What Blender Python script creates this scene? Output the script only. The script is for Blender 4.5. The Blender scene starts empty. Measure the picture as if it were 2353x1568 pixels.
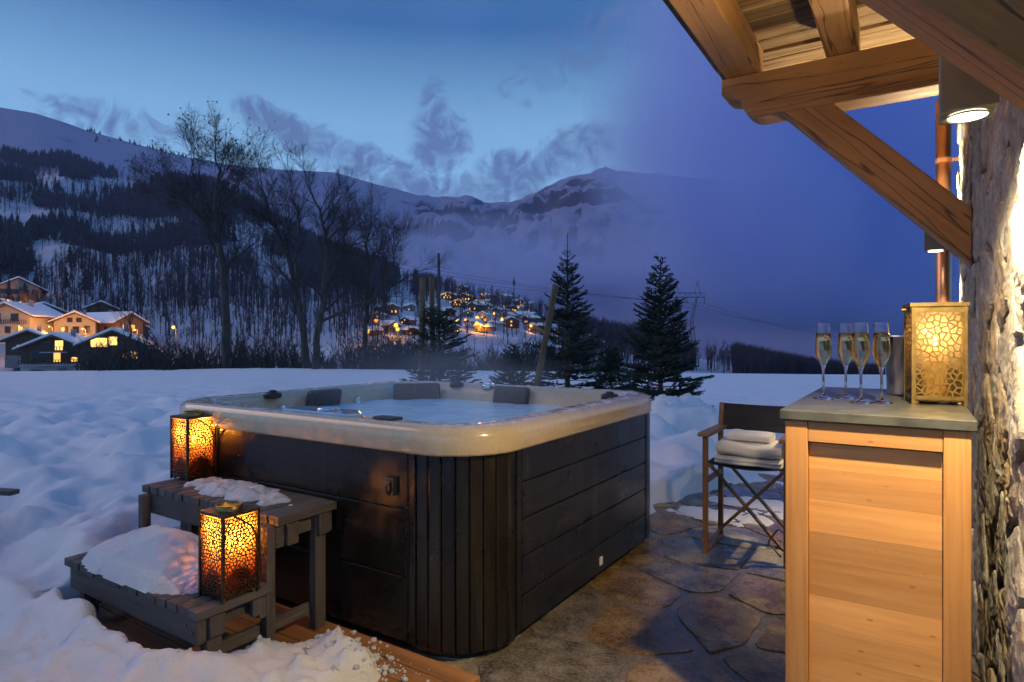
import bpy, bmesh, math, random
import numpy as np
from mathutils import Vector, Matrix, noise

random.seed(7)
rnd = random.Random(11)
scene = bpy.context.scene
R = math.radians

# ------------------------------------------------------------------ camera
EYE = 1.32                       # camera height above the patio
YAW = R(32.7)                    # the view is turned this far left of the stone wall's direction (+Y)
CY, SY = math.cos(YAW), math.sin(YAW)
cam_data = bpy.data.cameras.new('camera')
cam = bpy.data.objects.new('camera', cam_data)
scene.collection.objects.link(cam)
cam.location = (0, 0, EYE)
cam.rotation_euler = (R(90), 0, YAW)
cam_data.sensor_width = 36
cam_data.lens = 22.03
cam_data.shift_y = -0.0038
cam_data.clip_start = 0.05
cam_data.clip_end = 30000
scene.camera = cam

# ------------------------------------------------------------------ world: dusk sky with low clouds
world = bpy.data.worlds.new('World')
scene.world = world
world.use_nodes = True
wt = world.node_tree
wt.nodes.clear()
wn, wl = wt.nodes, wt.links


def wmath(op, a, b=None, c=None):
    n = wn.new('ShaderNodeMath')
    n.operation = op
    for i, v in enumerate((a, b, c)):
        if v is None:
            continue
        if isinstance(v, (int, float)):
            n.inputs[i].default_value = v
        else:
            wl.new(v, n.inputs[i])
    return n.outputs[0]


def wmix(fac, a, b, blend='MIX'):
    n = wn.new('ShaderNodeMix')
    n.data_type = 'RGBA'
    n.blend_type = blend
    for i, v in ((0, fac), (6, a), (7, b)):
        if isinstance(v, (int, float)):
            n.inputs[i].default_value = v
        elif isinstance(v, tuple):
            n.inputs[i].default_value = v
        else:
            wl.new(v, n.inputs[i])
    return n.outputs[2]


def wramp(fac, stops, interp='EASE'):
    n = wn.new('ShaderNodeValToRGB')
    n.color_ramp.interpolation = interp
    els = n.color_ramp.elements
    while len(els) < len(stops):
        els.new(0.5)
    for e, (p, c) in zip(els, stops):
        e.position = p
        e.color = c
    wl.new(fac, n.inputs[0])
    return n.outputs[0]


SUN_EL, SUN_ROT = R(-1.0), R(-105)
tc = wn.new('ShaderNodeTexCoord')
sepn = wn.new('ShaderNodeSeparateXYZ')
wl.new(tc.outputs['Generated'], sepn.inputs[0])
sky = wn.new('ShaderNodeTexSky')
sky.sky_type = 'NISHITA'
sky.sun_disc = False
sky.sun_elevation = SUN_EL
sky.sun_rotation = SUN_ROT
sky.altitude = 1400
sky.air_density = 1.0
sky.dust_density = 0.3
sky.ozone_density = 6.0
el = wmath('ARCSINE', sepn.outputs[2])
az = wmath('ARCTAN2', sepn.outputs[0], sepn.outputs[1])
# blue-hour colouring of the whole dome, the same all the way round
tint = wramp(wmath('MULTIPLY_ADD', el, 0.9, 0.06),
             [(0.0, (0.26, 0.50, 0.76, 1)), (0.24, (0.25, 0.49, 0.74, 1)), (0.35, (0.18, 0.38, 0.58, 1)), (0.47, (0.030, 0.115, 0.28, 1)), (1.0, (0.050, 0.15, 0.35, 1))], 'LINEAR')
SKY_NISHITA, SKY_TINT = 0.4, 0.585
sk = wmix(1.0, sky.outputs[0], (SKY_NISHITA, SKY_NISHITA, SKY_NISHITA, 1), 'MULTIPLY')
sk = wmix(0.8, sk, wmix(1.0, tint, (SKY_TINT * 2, SKY_TINT * 2, SKY_TINT * 2, 1), 'MULTIPLY'))
# ragged grey clouds low over the valley
nz = wn.new('ShaderNodeTexNoise')
nz.inputs['Scale'].default_value = 24
nz.inputs['Detail'].default_value = 7
nz.inputs['Roughness'].default_value = 0.70
nz.inputs['Distortion'].default_value = 1.2
wl.new(tc.outputs['Generated'], nz.inputs['Vector'])
nz2 = wn.new('ShaderNodeTexNoise')
nz2.inputs['Scale'].default_value = 2.3
nz2.inputs['Detail'].default_value = 5
wl.new(tc.outputs['Generated'], nz2.inputs['Vector'])


def cloud_mask(az0, el0, sx, sy, tilt=0.0):
    dx = wmath('SUBTRACT', az, az0)
    dy = wmath('SUBTRACT', el, el0)
    ct, st = math.cos(tilt), math.sin(tilt)
    px = wmath('ADD', wmath('MULTIPLY', dx, ct / sx), wmath('MULTIPLY', dy, st / sx))
    py = wmath('ADD', wmath('MULTIPLY', dx, -st / sy), wmath('MULTIPLY', dy, ct / sy))
    r2 = wmath('ADD', wmath('MULTIPLY', px, px), wmath('MULTIPLY', py, py))
    return wmath('MAXIMUM', wmath('SUBTRACT', 1.0, r2), 0.0)


def px_dir(x, y):
    """azimuth and elevation of a place in the sky (x, y in the 2353-wide picture)"""
    u, v = (x - 1176.5) / 1440, (775 - y) / 1440
    a = -YAW + math.atan(u)
    return a, math.atan2(v, math.hypot(1, u))


tot = None
for (x, y, sx, sy, tl, k) in ((645, 290, .085, .030, -.42, 1.0), (745, 330, .07, .030, -.25, .75), (1010, 325, .060, .055, .25, 1.1),
                              (1000, 245, .03, .045, 0, .8), (1165, 405, .075, .045, .1, 1.05), (1075, 430, .06, .03, 0, .9),
                              (1320, 350, .08, .05, .3, .85), (960, 430, .17, .030, -.2, .9), (860, 375, .11, .03, -.3, .75),
                              (280, 285, .12, .03, -.1, .7), (1200, 455, .14, .02, 0, .9), (1380, 90, .22, .06, .4, .55)):
    a, e = px_dir(x, y)
    m = wmath('MULTIPLY', wmath('POWER', cloud_mask(a, e, sx, sy, tl), .6), k)
    tot = m if tot is None else wmath('MAXIMUM', tot, m)
cov = wmath('ADD', wmath('MULTIPLY', tot, .36), nz.outputs[0])
dens = wramp(cov, [(0.61, (0, 0, 0, 1)), (0.90, (1, 1, 1, 1))], 'LINEAR')
dens = wmath('MULTIPLY', dens, 1.0)
sk = wmix(wmath('MINIMUM', dens, 0.88), sk, (0.075, 0.125, 0.27, 1))
# a thin high veil over the whole sky
veil = wmath('MULTIPLY', wramp(nz2.outputs[0], [(0.45, (0, 0, 0, 1)), (0.72, (1, 1, 1, 1))]), 0.35)
sk = wmix(veil, sk, (0.10, 0.19, 0.44, 1))
bg = wn.new('ShaderNodeBackground')
bg.inputs['Strength'].default_value = 1.0
wl.new(sk, bg.inputs[0])
wo = wn.new('ShaderNodeOutputWorld')
wl.new(bg.outputs[0], wo.inputs[0])

# the sun is under the ridge: only a trace of directional afterglow is left
sun_d = bpy.data.lights.new('sun', 'SUN')
sun_d.energy = 0.62
sun_d.angle = R(35)
sun_d.color = (1.0, 0.66, 0.56)
sun = bpy.data.objects.new('sun', sun_d)
scene.collection.objects.link(sun)
sun.rotation_euler = (R(58), 0, R(285))

# ------------------------------------------------------------------ colour management and sampling
vs = scene.view_settings
vs.view_transform = 'Standard'
vs.look = 'None'
vs.exposure = 0.48
vs.gamma = 1.0
vs.use_curve_mapping = False
scene.render.engine = 'CYCLES'
cy = scene.cycles
cy.max_bounces = 18
cy.diffuse_bounces = 3
cy.use_adaptive_sampling = True
cy.adaptive_threshold = 0.025
cy.adaptive_min_samples = 24
cy.glossy_bounces = 4
cy.transmission_bounces = 18
cy.transparent_max_bounces = 12
cy.volume_bounces = 12
cy.sample_clamp_indirect = 4.0
cy.caustics_reflective = False
cy.caustics_refractive = False
cy.use_denoising = True

# ================================================================== helpers
COL = scene.collection
ORG = {}
MAT = {}


def cam_pt(x, y, d):
    """world point seen at (x, y) of the 2353-wide picture when it stands d metres away along the view"""
    l = (x - 1176.5) / 1440 * d
    return Vector((CY * l - SY * d, SY * l + CY * d, EYE + (775 - y) / 1440 * d))


def ld(l, d):
    return CY * l - SY * d, SY * l + CY * d


class NT:
    """small node helper for one material"""

    def __init__(self, name):
        self.m = bpy.data.materials.new(name)
        self.m.use_nodes = True
        self.t = self.m.node_tree
        self.t.nodes.clear()
        self.out = self.t.nodes.new('ShaderNodeOutputMaterial')
        MAT[name] = self.m

    def n(self, typ, **kw):
        nd = self.t.nodes.new(typ)
        for k, v in kw.items():
            setattr(nd, k, v)
        return nd

    def set(self, sock, v):
        if isinstance(v, bpy.types.NodeSocket):
            self.t.links.new(v, sock)
        elif v is not None:
            if isinstance(v, tuple) and len(v) == 3 and sock.type == 'RGBA':
                v = v + (1,)
            sock.default_value = v

    def math(self, op, a, b=None):
        nd = self.n('ShaderNodeMath', operation=op)
        self.set(nd.inputs[0], a)
        self.set(nd.inputs[1], b)
        return nd.outputs[0]

    def mix(self, f, a, b, blend='MIX'):
        nd = self.n('ShaderNodeMix', data_type='RGBA', blend_type=blend)
        self.set(nd.inputs[0], f)
        self.set(nd.inputs[6], a)
        self.set(nd.inputs[7], b)
        return nd.outputs[2]

    def coords(self, stretch=(1, 1, 1), rand=True, kind='Object'):
        t = self.n('ShaderNodeTexCoord')
        mp = self.n('ShaderNodeMapping')
        mp.inputs['Scale'].default_value = stretch
        self.t.links.new(t.outputs[kind], mp.inputs[0])
        v = mp.outputs[0]
        if rand:
            oi = self.n('ShaderNodeObjectInfo')
            ad = self.n('ShaderNodeVectorMath', operation='ADD')
            self.t.links.new(v, ad.inputs[0])
            self.t.links.new(self.math('MULTIPLY', oi.outputs['Random'], 37.0), ad.inputs[1])
            v = ad.outputs[0]
        return v

    def noise(self, vec, scale, detail=5, rough=.55, dist=0.0):
        nd = self.n('ShaderNodeTexNoise')
        nd.inputs['Scale'].default_value = scale
        nd.inputs['Detail'].default_value = detail
        nd.inputs['Roughness'].default_value = rough
        nd.inputs['Distortion'].default_value = dist
        self.t.links.new(vec, nd.inputs['Vector'])
        return nd.outputs[0]

    def ramp(self, f, stops, interp='LINEAR'):
        nd = self.n('ShaderNodeValToRGB')
        nd.color_ramp.interpolation = interp
        els = nd.color_ramp.elements
        while len(els) < len(stops):
            els.new(.5)
        for e, (p, c) in zip(els, stops):
            e.position = p
            e.color = c if len(c) == 4 else tuple(c) + (1,)
        self.set(nd.inputs[0], f)
        return nd.outputs[0]

    def bump(self, h, strength=.3, dist=.01, normal=None):
        nd = self.n('ShaderNodeBump')
        nd.inputs['Strength'].default_value = strength
        nd.inputs['Distance'].default_value = dist
        self.set(nd.inputs['Height'], h)
        if normal is not None:
            self.t.links.new(normal, nd.inputs['Normal'])
        return nd.outputs[0]

    def bsdf(self, **kw):
        nd = self.n('ShaderNodeBsdfPrincipled')
        for k, v in kw.items():
            self.set(nd.inputs[k.replace('_', ' ')], v)
        self.t.links.new(nd.outputs[0], self.out.inputs[0])
        return nd


def gray(v):
    return (v, v, v)


def simple(name, c1, c2=None, rough=.6, scale=6, stretch=(1, 1, 1), bump=0, bscale=None, bdist=.01, rand=True, vary=.0, lo=.35, hi=.65, **kw):
    t = NT(name)
    v = t.coords(stretch, rand)
    f = t.noise(v, scale)
    col = t.ramp(f, [(lo, c1), (hi, c2 or c1)])
    if vary:
        oi = t.n('ShaderNodeObjectInfo')
        k = t.math('MULTIPLY_ADD', oi.outputs['Random'], vary)
        k.node.inputs[2].default_value = 1 - vary / 2
        cmb = t.n('ShaderNodeCombineColor')
        for i in range(3):
            t.set(cmb.inputs[i], k)
        col = t.mix(1.0, col, cmb.outputs[0], 'MULTIPLY')
    args = dict(Base_Color=col, Roughness=rough)
    if bump:
        args['Normal'] = t.bump(t.noise(v, bscale or scale * 3, 6), bump, bdist)
    args.update(kw)
    t.bsdf(**args)
    return t.m


def wood(name, dark, light, axis, rough=.55, grain=26, along=1.6, vary=.25, bump=.25, knots=True, cracks=0.0):
    """timber with its grain along one local axis"""
    t = NT(name)
    st = [grain] * 3
    st['xyz'.index(axis)] = along
    v = t.coords(tuple(st))
    f = t.noise(v, 1.0, 6, .6, .6)
    fine = t.noise(t.coords(tuple(s * 4 for s in st)), 1.0, 3, .5)
    f2 = t.math('ADD', t.math('MULTIPLY', f, .75), t.math('MULTIPLY', fine, .25))
    col = t.ramp(f2, [(.32, dark), (.68, light)])
    if knots:
        st2 = [5.5] * 3
        st2['xyz'.index(axis)] = 2.2
        vo = t.n('ShaderNodeTexVoronoi')
        t.t.links.new(t.coords(tuple(st2)), vo.inputs['Vector'])
        k = t.ramp(vo.outputs['Distance'], [(.05, gray(1)), (.12, gray(0))])
        col = t.mix(t.math('MULTIPLY', k, .55), col, tuple(c * .35 for c in dark))
    if cracks:
        st3 = [9.0] * 3
        st3['xyz'.index(axis)] = .55
        cr_ = t.noise(t.coords(tuple(st3)), 1.0, 3, .5, .25)
        ck = t.ramp(cr_, [(.488, gray(0)), (.4985, gray(1)), (.5015, gray(1)), (.512, gray(0))])
        stain = t.ramp(t.noise(t.coords((2.2, 2.2, 2.2)), 1.0, 5, .6), [(.42, gray(0)), (.68, gray(1))])
        col = t.mix(t.math('MULTIPLY', stain, .35), col, tuple(c * .55 for c in dark))
        col = t.mix(t.math('MULTIPLY', ck, cracks), col, tuple(c * .14 for c in dark))
        f2 = t.math('SUBTRACT', f2, t.math('MULTIPLY', ck, .8))
    oi = t.n('ShaderNodeObjectInfo')
    k = t.math('MULTIPLY_ADD', oi.outputs['Random'], vary)
    k.node.inputs[2].default_value = 1 - vary / 2
    cmb = t.n('ShaderNodeCombineColor')
    for i in range(3):
        t.set(cmb.inputs[i], k)
    col = t.mix(1.0, col, cmb.outputs[0], 'MULTIPLY')
    rg = t.ramp(fine, [(.3, gray(max(0, rough - .1))), (.7, gray(min(1, rough + .12)))])
    t.bsdf(Base_Color=col, Roughness=rg, Normal=t.bump(f2, bump, .004))
    return t.m


def emit(name, col, strength):
    t = NT(name)
    e = t.n('ShaderNodeEmission')
    e.inputs[0].default_value = col + (1,)
    e.inputs[1].default_value = strength
    t.t.links.new(e.outputs[0], t.out.inputs[0])
    return t.m


class MB:
    """collects boxes, tubes, lofts; build() links them as one mesh object"""

    def __init__(self):
        self.v, self.f = [], []

    def add(self, verts, faces):
        o = len(self.v)
        self.v += [tuple(p) for p in verts]
        self.f += [tuple(i + o for i in f) for f in faces]
        return self

    def box(self, x0, x1, y0, y1, z0, z1):
        vs_ = [(x0, y0, z0), (x1, y0, z0), (x1, y1, z0), (x0, y1, z0), (x0, y0, z1), (x1, y0, z1), (x1, y1, z1), (x0, y1, z1)]
        return self.add(vs_, [(3, 2, 1, 0), (4, 5, 6, 7), (0, 1, 5, 4), (1, 2, 6, 5), (2, 3, 7, 6), (3, 0, 4, 7)])

    def bar(self, a, b, w, h, up=(0, 0, 1)):
        """rectangular bar from a to b"""
        a, b, up = Vector(a), Vector(b), Vector(up)
        d = (b - a).normalized()
        s = d.cross(up).normalized() * (w / 2)
        u = s.cross(d).normalized() * (h / 2)
        vs_ = []
        for p in (a, b):
            vs_ += [p - s - u, p + s - u, p + s + u, p - s + u]
        return self.add(vs_, [(3, 2, 1, 0), (4, 5, 6, 7), (0, 1, 5, 4), (1, 2, 6, 5), (2, 3, 7, 6), (3, 0, 4, 7)])

    def tube(self, pts, rad, sides=6, cap=True):
        pts = [Vector(p) for p in pts]
        n = len(pts)
        if not hasattr(rad, '__len__'):
            rad = [rad] * n
        vs_, fs = [], []
        ref = None
        for i, p in enumerate(pts):
            d = (pts[min(i + 1, n - 1)] - pts[max(i - 1, 0)])
            d = d.normalized() if d.length > 1e-9 else Vector((0, 0, 1))
            if ref is None:
                ref = d.orthogonal().normalized()
            s = (ref - d * ref.dot(d))
            s = s.normalized() if s.length > 1e-6 else d.orthogonal().normalized()
            ref = s
            t = d.cross(s)
            for k in range(sides):
                a = 2 * math.pi * k / sides
                vs_.append(p + (s * math.cos(a) + t * math.sin(a)) * rad[i])
        for i in range(n - 1):
            for k in range(sides):
                k2 = (k + 1) % sides
                fs.append((i * sides + k, i * sides + k2, (i + 1) * sides + k2, (i + 1) * sides + k))
        if cap:
            fs.append(tuple(range(sides - 1, -1, -1)))
            fs.append(tuple((n - 1) * sides + k for k in range(sides)))
        return self.add(vs_, fs)

    def lathe(self, prof, c=(0, 0, 0), seg=24):
        vs_, fs = [], []
        for r, z in prof:
            for k in range(seg):
                a = 2 * math.pi * k / seg
                vs_.append((c[0] + r * math.cos(a), c[1] + r * math.sin(a), c[2] + z))
        n = len(prof)
        for i in range(n - 1):
            for k in range(seg):
                k2 = (k + 1) % seg
                fs.append((i * seg + k, i * seg + k2, (i + 1) * seg + k2, (i + 1) * seg + k))
        if prof[0][0] > 1e-6:
            fs.append(tuple(range(seg - 1, -1, -1)))
        if prof[-1][0] > 1e-6:
            fs.append(tuple((n - 1) * seg + k for k in range(seg)))
        return self.add(vs_, fs)

    def prism(self, poly, z0, z1):
        n = len(poly)
        vs_ = [(x, y, z0) for x, y in poly] + [(x, y, z1) for x, y in poly]
        fs = [tuple(range(n - 1, -1, -1)), tuple(range(n, 2 * n))]
        fs += [(i, (i + 1) % n, n + (i + 1) % n, n + i) for i in range(n)]
        return self.add(vs_, fs)

    def prism_xz(self, poly, y0, y1):
        """polygon in X,Z pushed along Y"""
        n = len(poly)
        vs_ = [(x, y0, z) for x, z in poly] + [(x, y1, z) for x, z in poly]
        fs = [tuple(range(n)), tuple(range(2 * n - 1, n - 1, -1))]
        fs += [((i + 1) % n, i, n + i, n + (i + 1) % n) for i in range(n)]
        return self.add(vs_, fs)

    def loft(self, rings, close=True, cap0=False, cap1=False):
        m = len(rings[0])
        vs_ = [p for r in rings for p in r]
        fs = []
        for i in range(len(rings) - 1):
            for k in range(m if close else m - 1):
                k2 = (k + 1) % m
                fs.append((i * m + k, i * m + k2, (i + 1) * m + k2, (i + 1) * m + k))
        if cap0:
            fs.append(tuple(range(m - 1, -1, -1)))
        if cap1:
            fs.append(tuple((len(rings) - 1) * m + k for k in range(m)))
        return self.add(vs_, fs)

    def build(self, name, mat, parent=None, smooth=False, bevel=0, seg=2, subsurf=0, local=False):
        org = Vector((0, 0, 0))
        if parent is not None and not local:
            org = ORG.get(parent.name, Vector((0, 0, 0)))
        me = bpy.data.meshes.new(name)
        me.from_pydata([(p[0] - org.x, p[1] - org.y, p[2] - org.z) for p in self.v], [], self.f)
        me.update()
        if smooth:
            me.polygons.foreach_set('use_smooth', [True] * len(me.polygons))
        o = bpy.data.objects.new(name, me)
        COL.objects.link(o)
        me.materials.append(MAT[mat] if isinstance(mat, str) else mat)
        if parent is not None:
            o.parent = parent
        ORG[o.name] = org
        if bevel:
            b = o.modifiers.new('bevel', 'BEVEL')
            b.width = bevel
            b.segments = seg
            b.limit_method = 'ANGLE'
            b.angle_limit = R(35)
        if subsurf:
            s = o.modifiers.new('sub', 'SUBSURF')
            s.levels = s.render_levels = subsurf
        return o


def tag(o, label=None, cat=None, group=None, kind=None):
    if label:
        o['label'] = label
    if cat:
        o['category'] = cat
    if group:
        o['group'] = group
    if kind:
        o['kind'] = kind
    return o


def thing(name, loc, label, cat, group=None, rz=0.0):
    o = bpy.data.objects.new(name, None)
    o.empty_display_size = .1
    COL.objects.link(o)
    o.location = loc
    o.rotation_euler = (0, 0, rz)
    ORG[o.name] = Vector(loc)
    return tag(o, label, cat, group)


def copy_tree(o, parent=None):
    c = o.copy()
    COL.objects.link(c)
    if parent is not None:
        c.parent = parent
    for ch in [x for x in o.children]:
        copy_tree(ch, c)
    return c


def clip(poly, p, n):
    """keep the part of a polygon where (q - p).n <= 0"""
    out = []
    m = len(poly)
    for i in range(m):
        a, b = poly[i], poly[(i + 1) % m]
        da = (a[0] - p[0]) * n[0] + (a[1] - p[1]) * n[1]
        db = (b[0] - p[0]) * n[0] + (b[1] - p[1]) * n[1]
        if da <= 0:
            out.append(a)
        if (da < 0 < db) or (db < 0 < da):
            t = da / (da - db)
            out.append((a[0] + (b[0] - a[0]) * t, a[1] + (b[1] - a[1]) * t))
    return out


def voronoi(pts, x0, x1, y0, y1, reach):
    cells = []
    for i, p in enumerate(pts):
        poly = [(x0, y0), (x1, y0), (x1, y1), (x0, y1)]
        for j, q in enumerate(pts):
            if i == j or abs(p[0] - q[0]) > reach or abs(p[1] - q[1]) > reach:
                continue
            poly = clip(poly, ((p[0] + q[0]) / 2, (p[1] + q[1]) / 2), (q[0] - p[0], q[1] - p[1]))
            if len(poly) < 3:
                break
        cells.append(poly)
    return cells


def inset(poly, d):
    """shrink a convex polygon by d"""
    n = len(poly)
    ar = sum(poly[i][0] * poly[(i + 1) % n][1] - poly[(i + 1) % n][0] * poly[i][1] for i in range(n))
    out = list(poly)
    for i in range(n):
        a, b = poly[i], poly[(i + 1) % n]
        ex, ey = b[0] - a[0], b[1] - a[1]
        L = math.hypot(ex, ey)
        if L < 1e-9:
            continue
        nx, ny = (ey / L, -ex / L) if ar > 0 else (-ey / L, ex / L)
        out = clip(out, (a[0] - nx * d, a[1] - ny * d), (nx, ny))
        if len(out) < 3:
            return None
    return out


def jitter_grid(x0, x1, y0, y1, sx, sy, j, rg):
    pts = []
    ny = max(1, round((y1 - y0) / sy))
    for r in range(ny):
        nx = max(1, round((x1 - x0) / sx))
        for c in range(nx + 1):
            x = x0 + (c + (.5 if r % 2 else 0)) * (x1 - x0) / nx + rg.uniform(-j, j) * sx
            y = y0 + (r + .5) * (y1 - y0) / ny + rg.uniform(-j, j) * sy
            pts.append((x, y))
    return pts


def fbm(x, y, z=0.0, o=4):
    return noise.fractal(Vector((x, y, z)), 1.0, 2.0, o)


def sstep(a, b, x):
    t = min(1, max(0, (x - a) / (b - a)))
    return t * t * (3 - 2 * t)

# ================================================================== materials
def snow_mat(name, fine=60, strength=.35, warm=False):
    t = NT(name)
    v = t.coords(rand=False)
    f = t.noise(v, 3.0, 6)
    g = t.noise(v, fine, 5, .65)
    col = t.ramp(f, [(.3, (.82, .83, .85)), (.7, (.91, .91, .91))])
    h = t.math('ADD', t.math('MULTIPLY', f, .5), t.math('ADD', t.math('MULTIPLY', g, .40), t.math('MULTIPLY', t.noise(v, fine * 4, 3, .7), .22)))
    t.bsdf(Base_Color=col, Roughness=.55, Normal=t.bump(h, strength, .03), Specular_IOR_Level=.3)


snow_mat('snow', 60, .85)
snow_mat('snow_crust', 90, .9)
simple('far_snow_shaded', (.34, .36, .43), (.54, .56, .62), .7, .035, rand=False, bump=.6, bscale=.05, bdist=4)  # snow darkened: forest shade put into the colour, with some brushy floor


def mountain_mat():
    t = NT('mountain_rock_and_shaded_snow')
    g = t.n('ShaderNodeNewGeometry')
    sp = t.n('ShaderNodeSeparateXYZ')
    t.t.links.new(g.outputs['Normal'], sp.inputs[0])
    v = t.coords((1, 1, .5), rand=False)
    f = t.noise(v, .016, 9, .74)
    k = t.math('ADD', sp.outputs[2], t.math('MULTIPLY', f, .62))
    col = t.ramp(t.math('MULTIPLY', k, .6), [(.615, (.016, .014, .026)), (.675, (.30, .28, .41))])  # snow tone kept dark and violet: cloud shade put into the colour
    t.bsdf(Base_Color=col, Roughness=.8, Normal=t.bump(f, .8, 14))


mountain_mat()
simple('forest_bark', (.022, .016, .024), (.050, .038, .048), .9, .05, rand=False)
simple('conifer_far', (.012, .018, .022), (.028, .036, .036), .9, .05, rand=False)
simple('bark', (.035, .028, .024), (.085, .068, .055), .85, 9, (1, 1, .25), bump=.6, bscale=30)
simple('twig_bark', (.030, .022, .024), (.055, .042, .040), .85, 9)
simple('dead_leaf', (.05, .03, .022), (.10, .06, .035), .8, 14)
simple('spruce_needles', (.016, .034, .024), (.040, .068, .040), .65, 9, rand=False)
simple('spruce_bark', (.06, .045, .035), (.11, .085, .065), .9, 12, bump=.5)
wood('old_post_wood', (.11, .06, .025), (.22, .135, .06), 'z', .8, 30, 2.0)
simple('pole_wood', (.06, .045, .04), (.10, .08, .065), .85, 8, (1, 1, .1))
simple('galvanised_steel', (.10, .10, .11), (.17, .17, .18), .55, 5, Metallic=.7)
simple('wire_metal', (.05, .05, .055), (.07, .07, .075), .6, 5)

# ================================================================== the snow-covered garden
GARDEN = [(-60, -8), (-1.42, -8), (-1.46, .2), (-1.52, .9), (-1.60, 1.50), (-1.68, 1.74), (-1.88, 1.80), (-2.06, 1.83), (-2.16, 1.70),
          (-2.22, 1.45), (-2.26, 1.30), (-3.24, 1.30), (-3.30, 1.86), (-3.66, 2.00), (-3.70, 4.10), (-1.62, 4.18), (-1.66, 4.75), (-1.50, 5.35),
          (-1.05, 5.55), (-.4, 5.45), (.4, 5.7), (2.0, 5.9), (60, 7), (60, 90), (-60, 90)]


def poly_sdf(P, X, Y):
    """signed distance to a polygon, positive inside (numpy arrays)"""
    n = len(P)
    best = np.full(X.shape, 1e9)
    ins = np.zeros(X.shape, bool)
    for i in range(n):
        ax, ay = P[i]
        bx, by = P[(i + 1) % n]
        ex, ey = bx - ax, by - ay
        t = np.clip(((X - ax) * ex + (Y - ay) * ey) / (ex * ex + ey * ey), 0, 1)
        best = np.minimum(best, np.hypot(X - ax - ex * t, Y - ay - ey * t))
        c = ((ay > Y) != (by > Y)) & (X < (bx - ax) * (Y - ay) / (by - ay + 1e-12) + ax)
        ins ^= c
    return np.where(ins, best, -best)


U_C = [-1.6, -.82, -.60, -.4, -.26, 0, .3, .5, .9, 1.6]
Z_C = [.02, .07, .13, .23, .18, .10, .0, -.06, -.1, -.1]


def garden_z(x, y, sd):
    l, d = CY * x + SY * y, -SY * x + CY * y
    u = l / max(d, .5)
    zc = float(np.interp(u, U_C, Z_C))
    k = sstep(2.0, 15, d)
    near = .15
    # right of the tub the snow is thin and trodden
    thin = sstep(-2.0, -.9, x) * (1 - sstep(6, 11, d))
    near = near * (1 - thin) + .035 * thin
    z = near * (1 - k) + zc * k
    # wind-packed waves
    amp = .20 * (1 - sstep(7, 17, d)) * sstep(1.2, 3.4, d) * (1 - thin * .8)
    z += amp * fbm(x * .85 + .35 * y, y * 1.25, 3.1, 3) + amp * .55 * fbm(x * 1.9, y * 2.8, 9.0, 2)
    z += .035 * fbm(x * .22, y * .22, 5, 3) * (1 - sstep(12, 18, d))
    z += (.014 * fbm(x * 5, y * 5, 1.7, 3) + .017 * fbm(x * 14, y * 14, 2.7, 5)) * (1 - sstep(4, 9, d))
    # shovelled bank by the right-hand spruce
    bx, by = x + 2.55, y - 7.9
    z += .36 * math.exp(-(bx * bx / .55 + by * by / 1.1)) * (1 + .5 * fbm(x * 3, y * 3, 2, 3))
    # cloddy shovelled edge in front of the step
    cl = math.exp(-(((x + 1.75) / .35) ** 2 + ((y - 1.55) / .28) ** 2))
    z += cl * (.005 + .085 * abs(fbm(x * 9, y * 9, 4, 5)))
    fx = math.exp(-(((x + 2.35) / .8) ** 2 + ((y - 1.05) / .35) ** 2))
    z += fx * .05 * abs(fbm(x * 5.5, y * 5.5, 14, 3))
    if d > 17.5:
        z -= .0026 * (d - 17.5) ** 2 if d < 45 else 1.97 + .145 * (d - 45)
    # edge of the snow
    w = .05 if thin < .5 else .35
    e = sd + (.07 * fbm(x * 3.2, y * 3.2, 8, 4) if thin < .5 else .45 * fbm(x * 1.6, y * 3.4, 8, 4) + .05)
    k = sstep(-.01, w * 2.2, e)
    return -.06 + (z + .06) * k if d < 17.5 else z


NR, NC = 540, 440
deps = np.geomspace(.75, 62, NR)
us = np.linspace(-1.75, 1.75, NC)
DD, UU = np.meshgrid(deps, us, indexing='ij')
LL = UU * DD
GX, GY = CY * LL - SY * DD, SY * LL + CY * DD
SD = poly_sdf(GARDEN, GX, GY)
vv = [(GX[i, j], GY[i, j], garden_z(GX[i, j], GY[i, j], SD[i, j])) for i in range(NR) for j in range(NC)]
ff = [(i * NC + j, i * NC + j + 1, (i + 1) * NC + j + 1, (i + 1) * NC + j) for i in range(NR - 1) for j in range(NC - 1)]
mb = MB()
mb.v, mb.f = vv, ff
tag(mb.build('snow_ground', 'snow', smooth=True), kind='structure')

# ================================================================== hillside, valley and mountains
RX = [-900, -500, -200, 0, 70, 150, 250, 330, 400, 480, 560, 640, 700, 760, 850, 930, 1000, 1100, 1210, 1300, 1420, 1600, 1870, 2300, 2900]
RY = [250, 290, 330, 352, 368, 362, 400, 418, 412, 420, 455, 512, 548, 578, 606, 645, 662, 682, 712, 754, 790, 822, 884, 930, 960]
RD = [1000, 1000, 980, 950, 950, 940, 930, 920, 910, 900, 880, 850, 830, 800, 760, 720, 690, 650, 600, 540, 450, 300, 200, 160, 150]
RU = [(x - 1176.5) / 1440 for x in RX]
D0 = 105.0
ZB = -7.0


def hill(u, d):
    """height of the hillside d metres away in the direction u"""
    D = float(np.interp(u, RU, RD))
    y = float(np.interp(u, RU, RY))
    zr = EYE + (775 - y) / 1440 * D
    if d <= D0:
        return ZB - .02 * (D0 - d) * (0 if d > 60 else 1)
    t = (d - D0) / max(1, D - D0)
    if t <= 1:
        z = ZB + (zr - ZB) * (t ** (1.08 + .22 * sstep(-.2, -.5, u)))
        x, yy = ld(u * d, d)
        bump_ = 9 * fbm(x * .007, yy * .007, 1, 4) * math.sin(math.pi * min(1, t)) * (abs(zr - ZB) / 150)
        return z + bump_
    return zr - (t - 1) * .25 * (D - D0)


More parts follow.
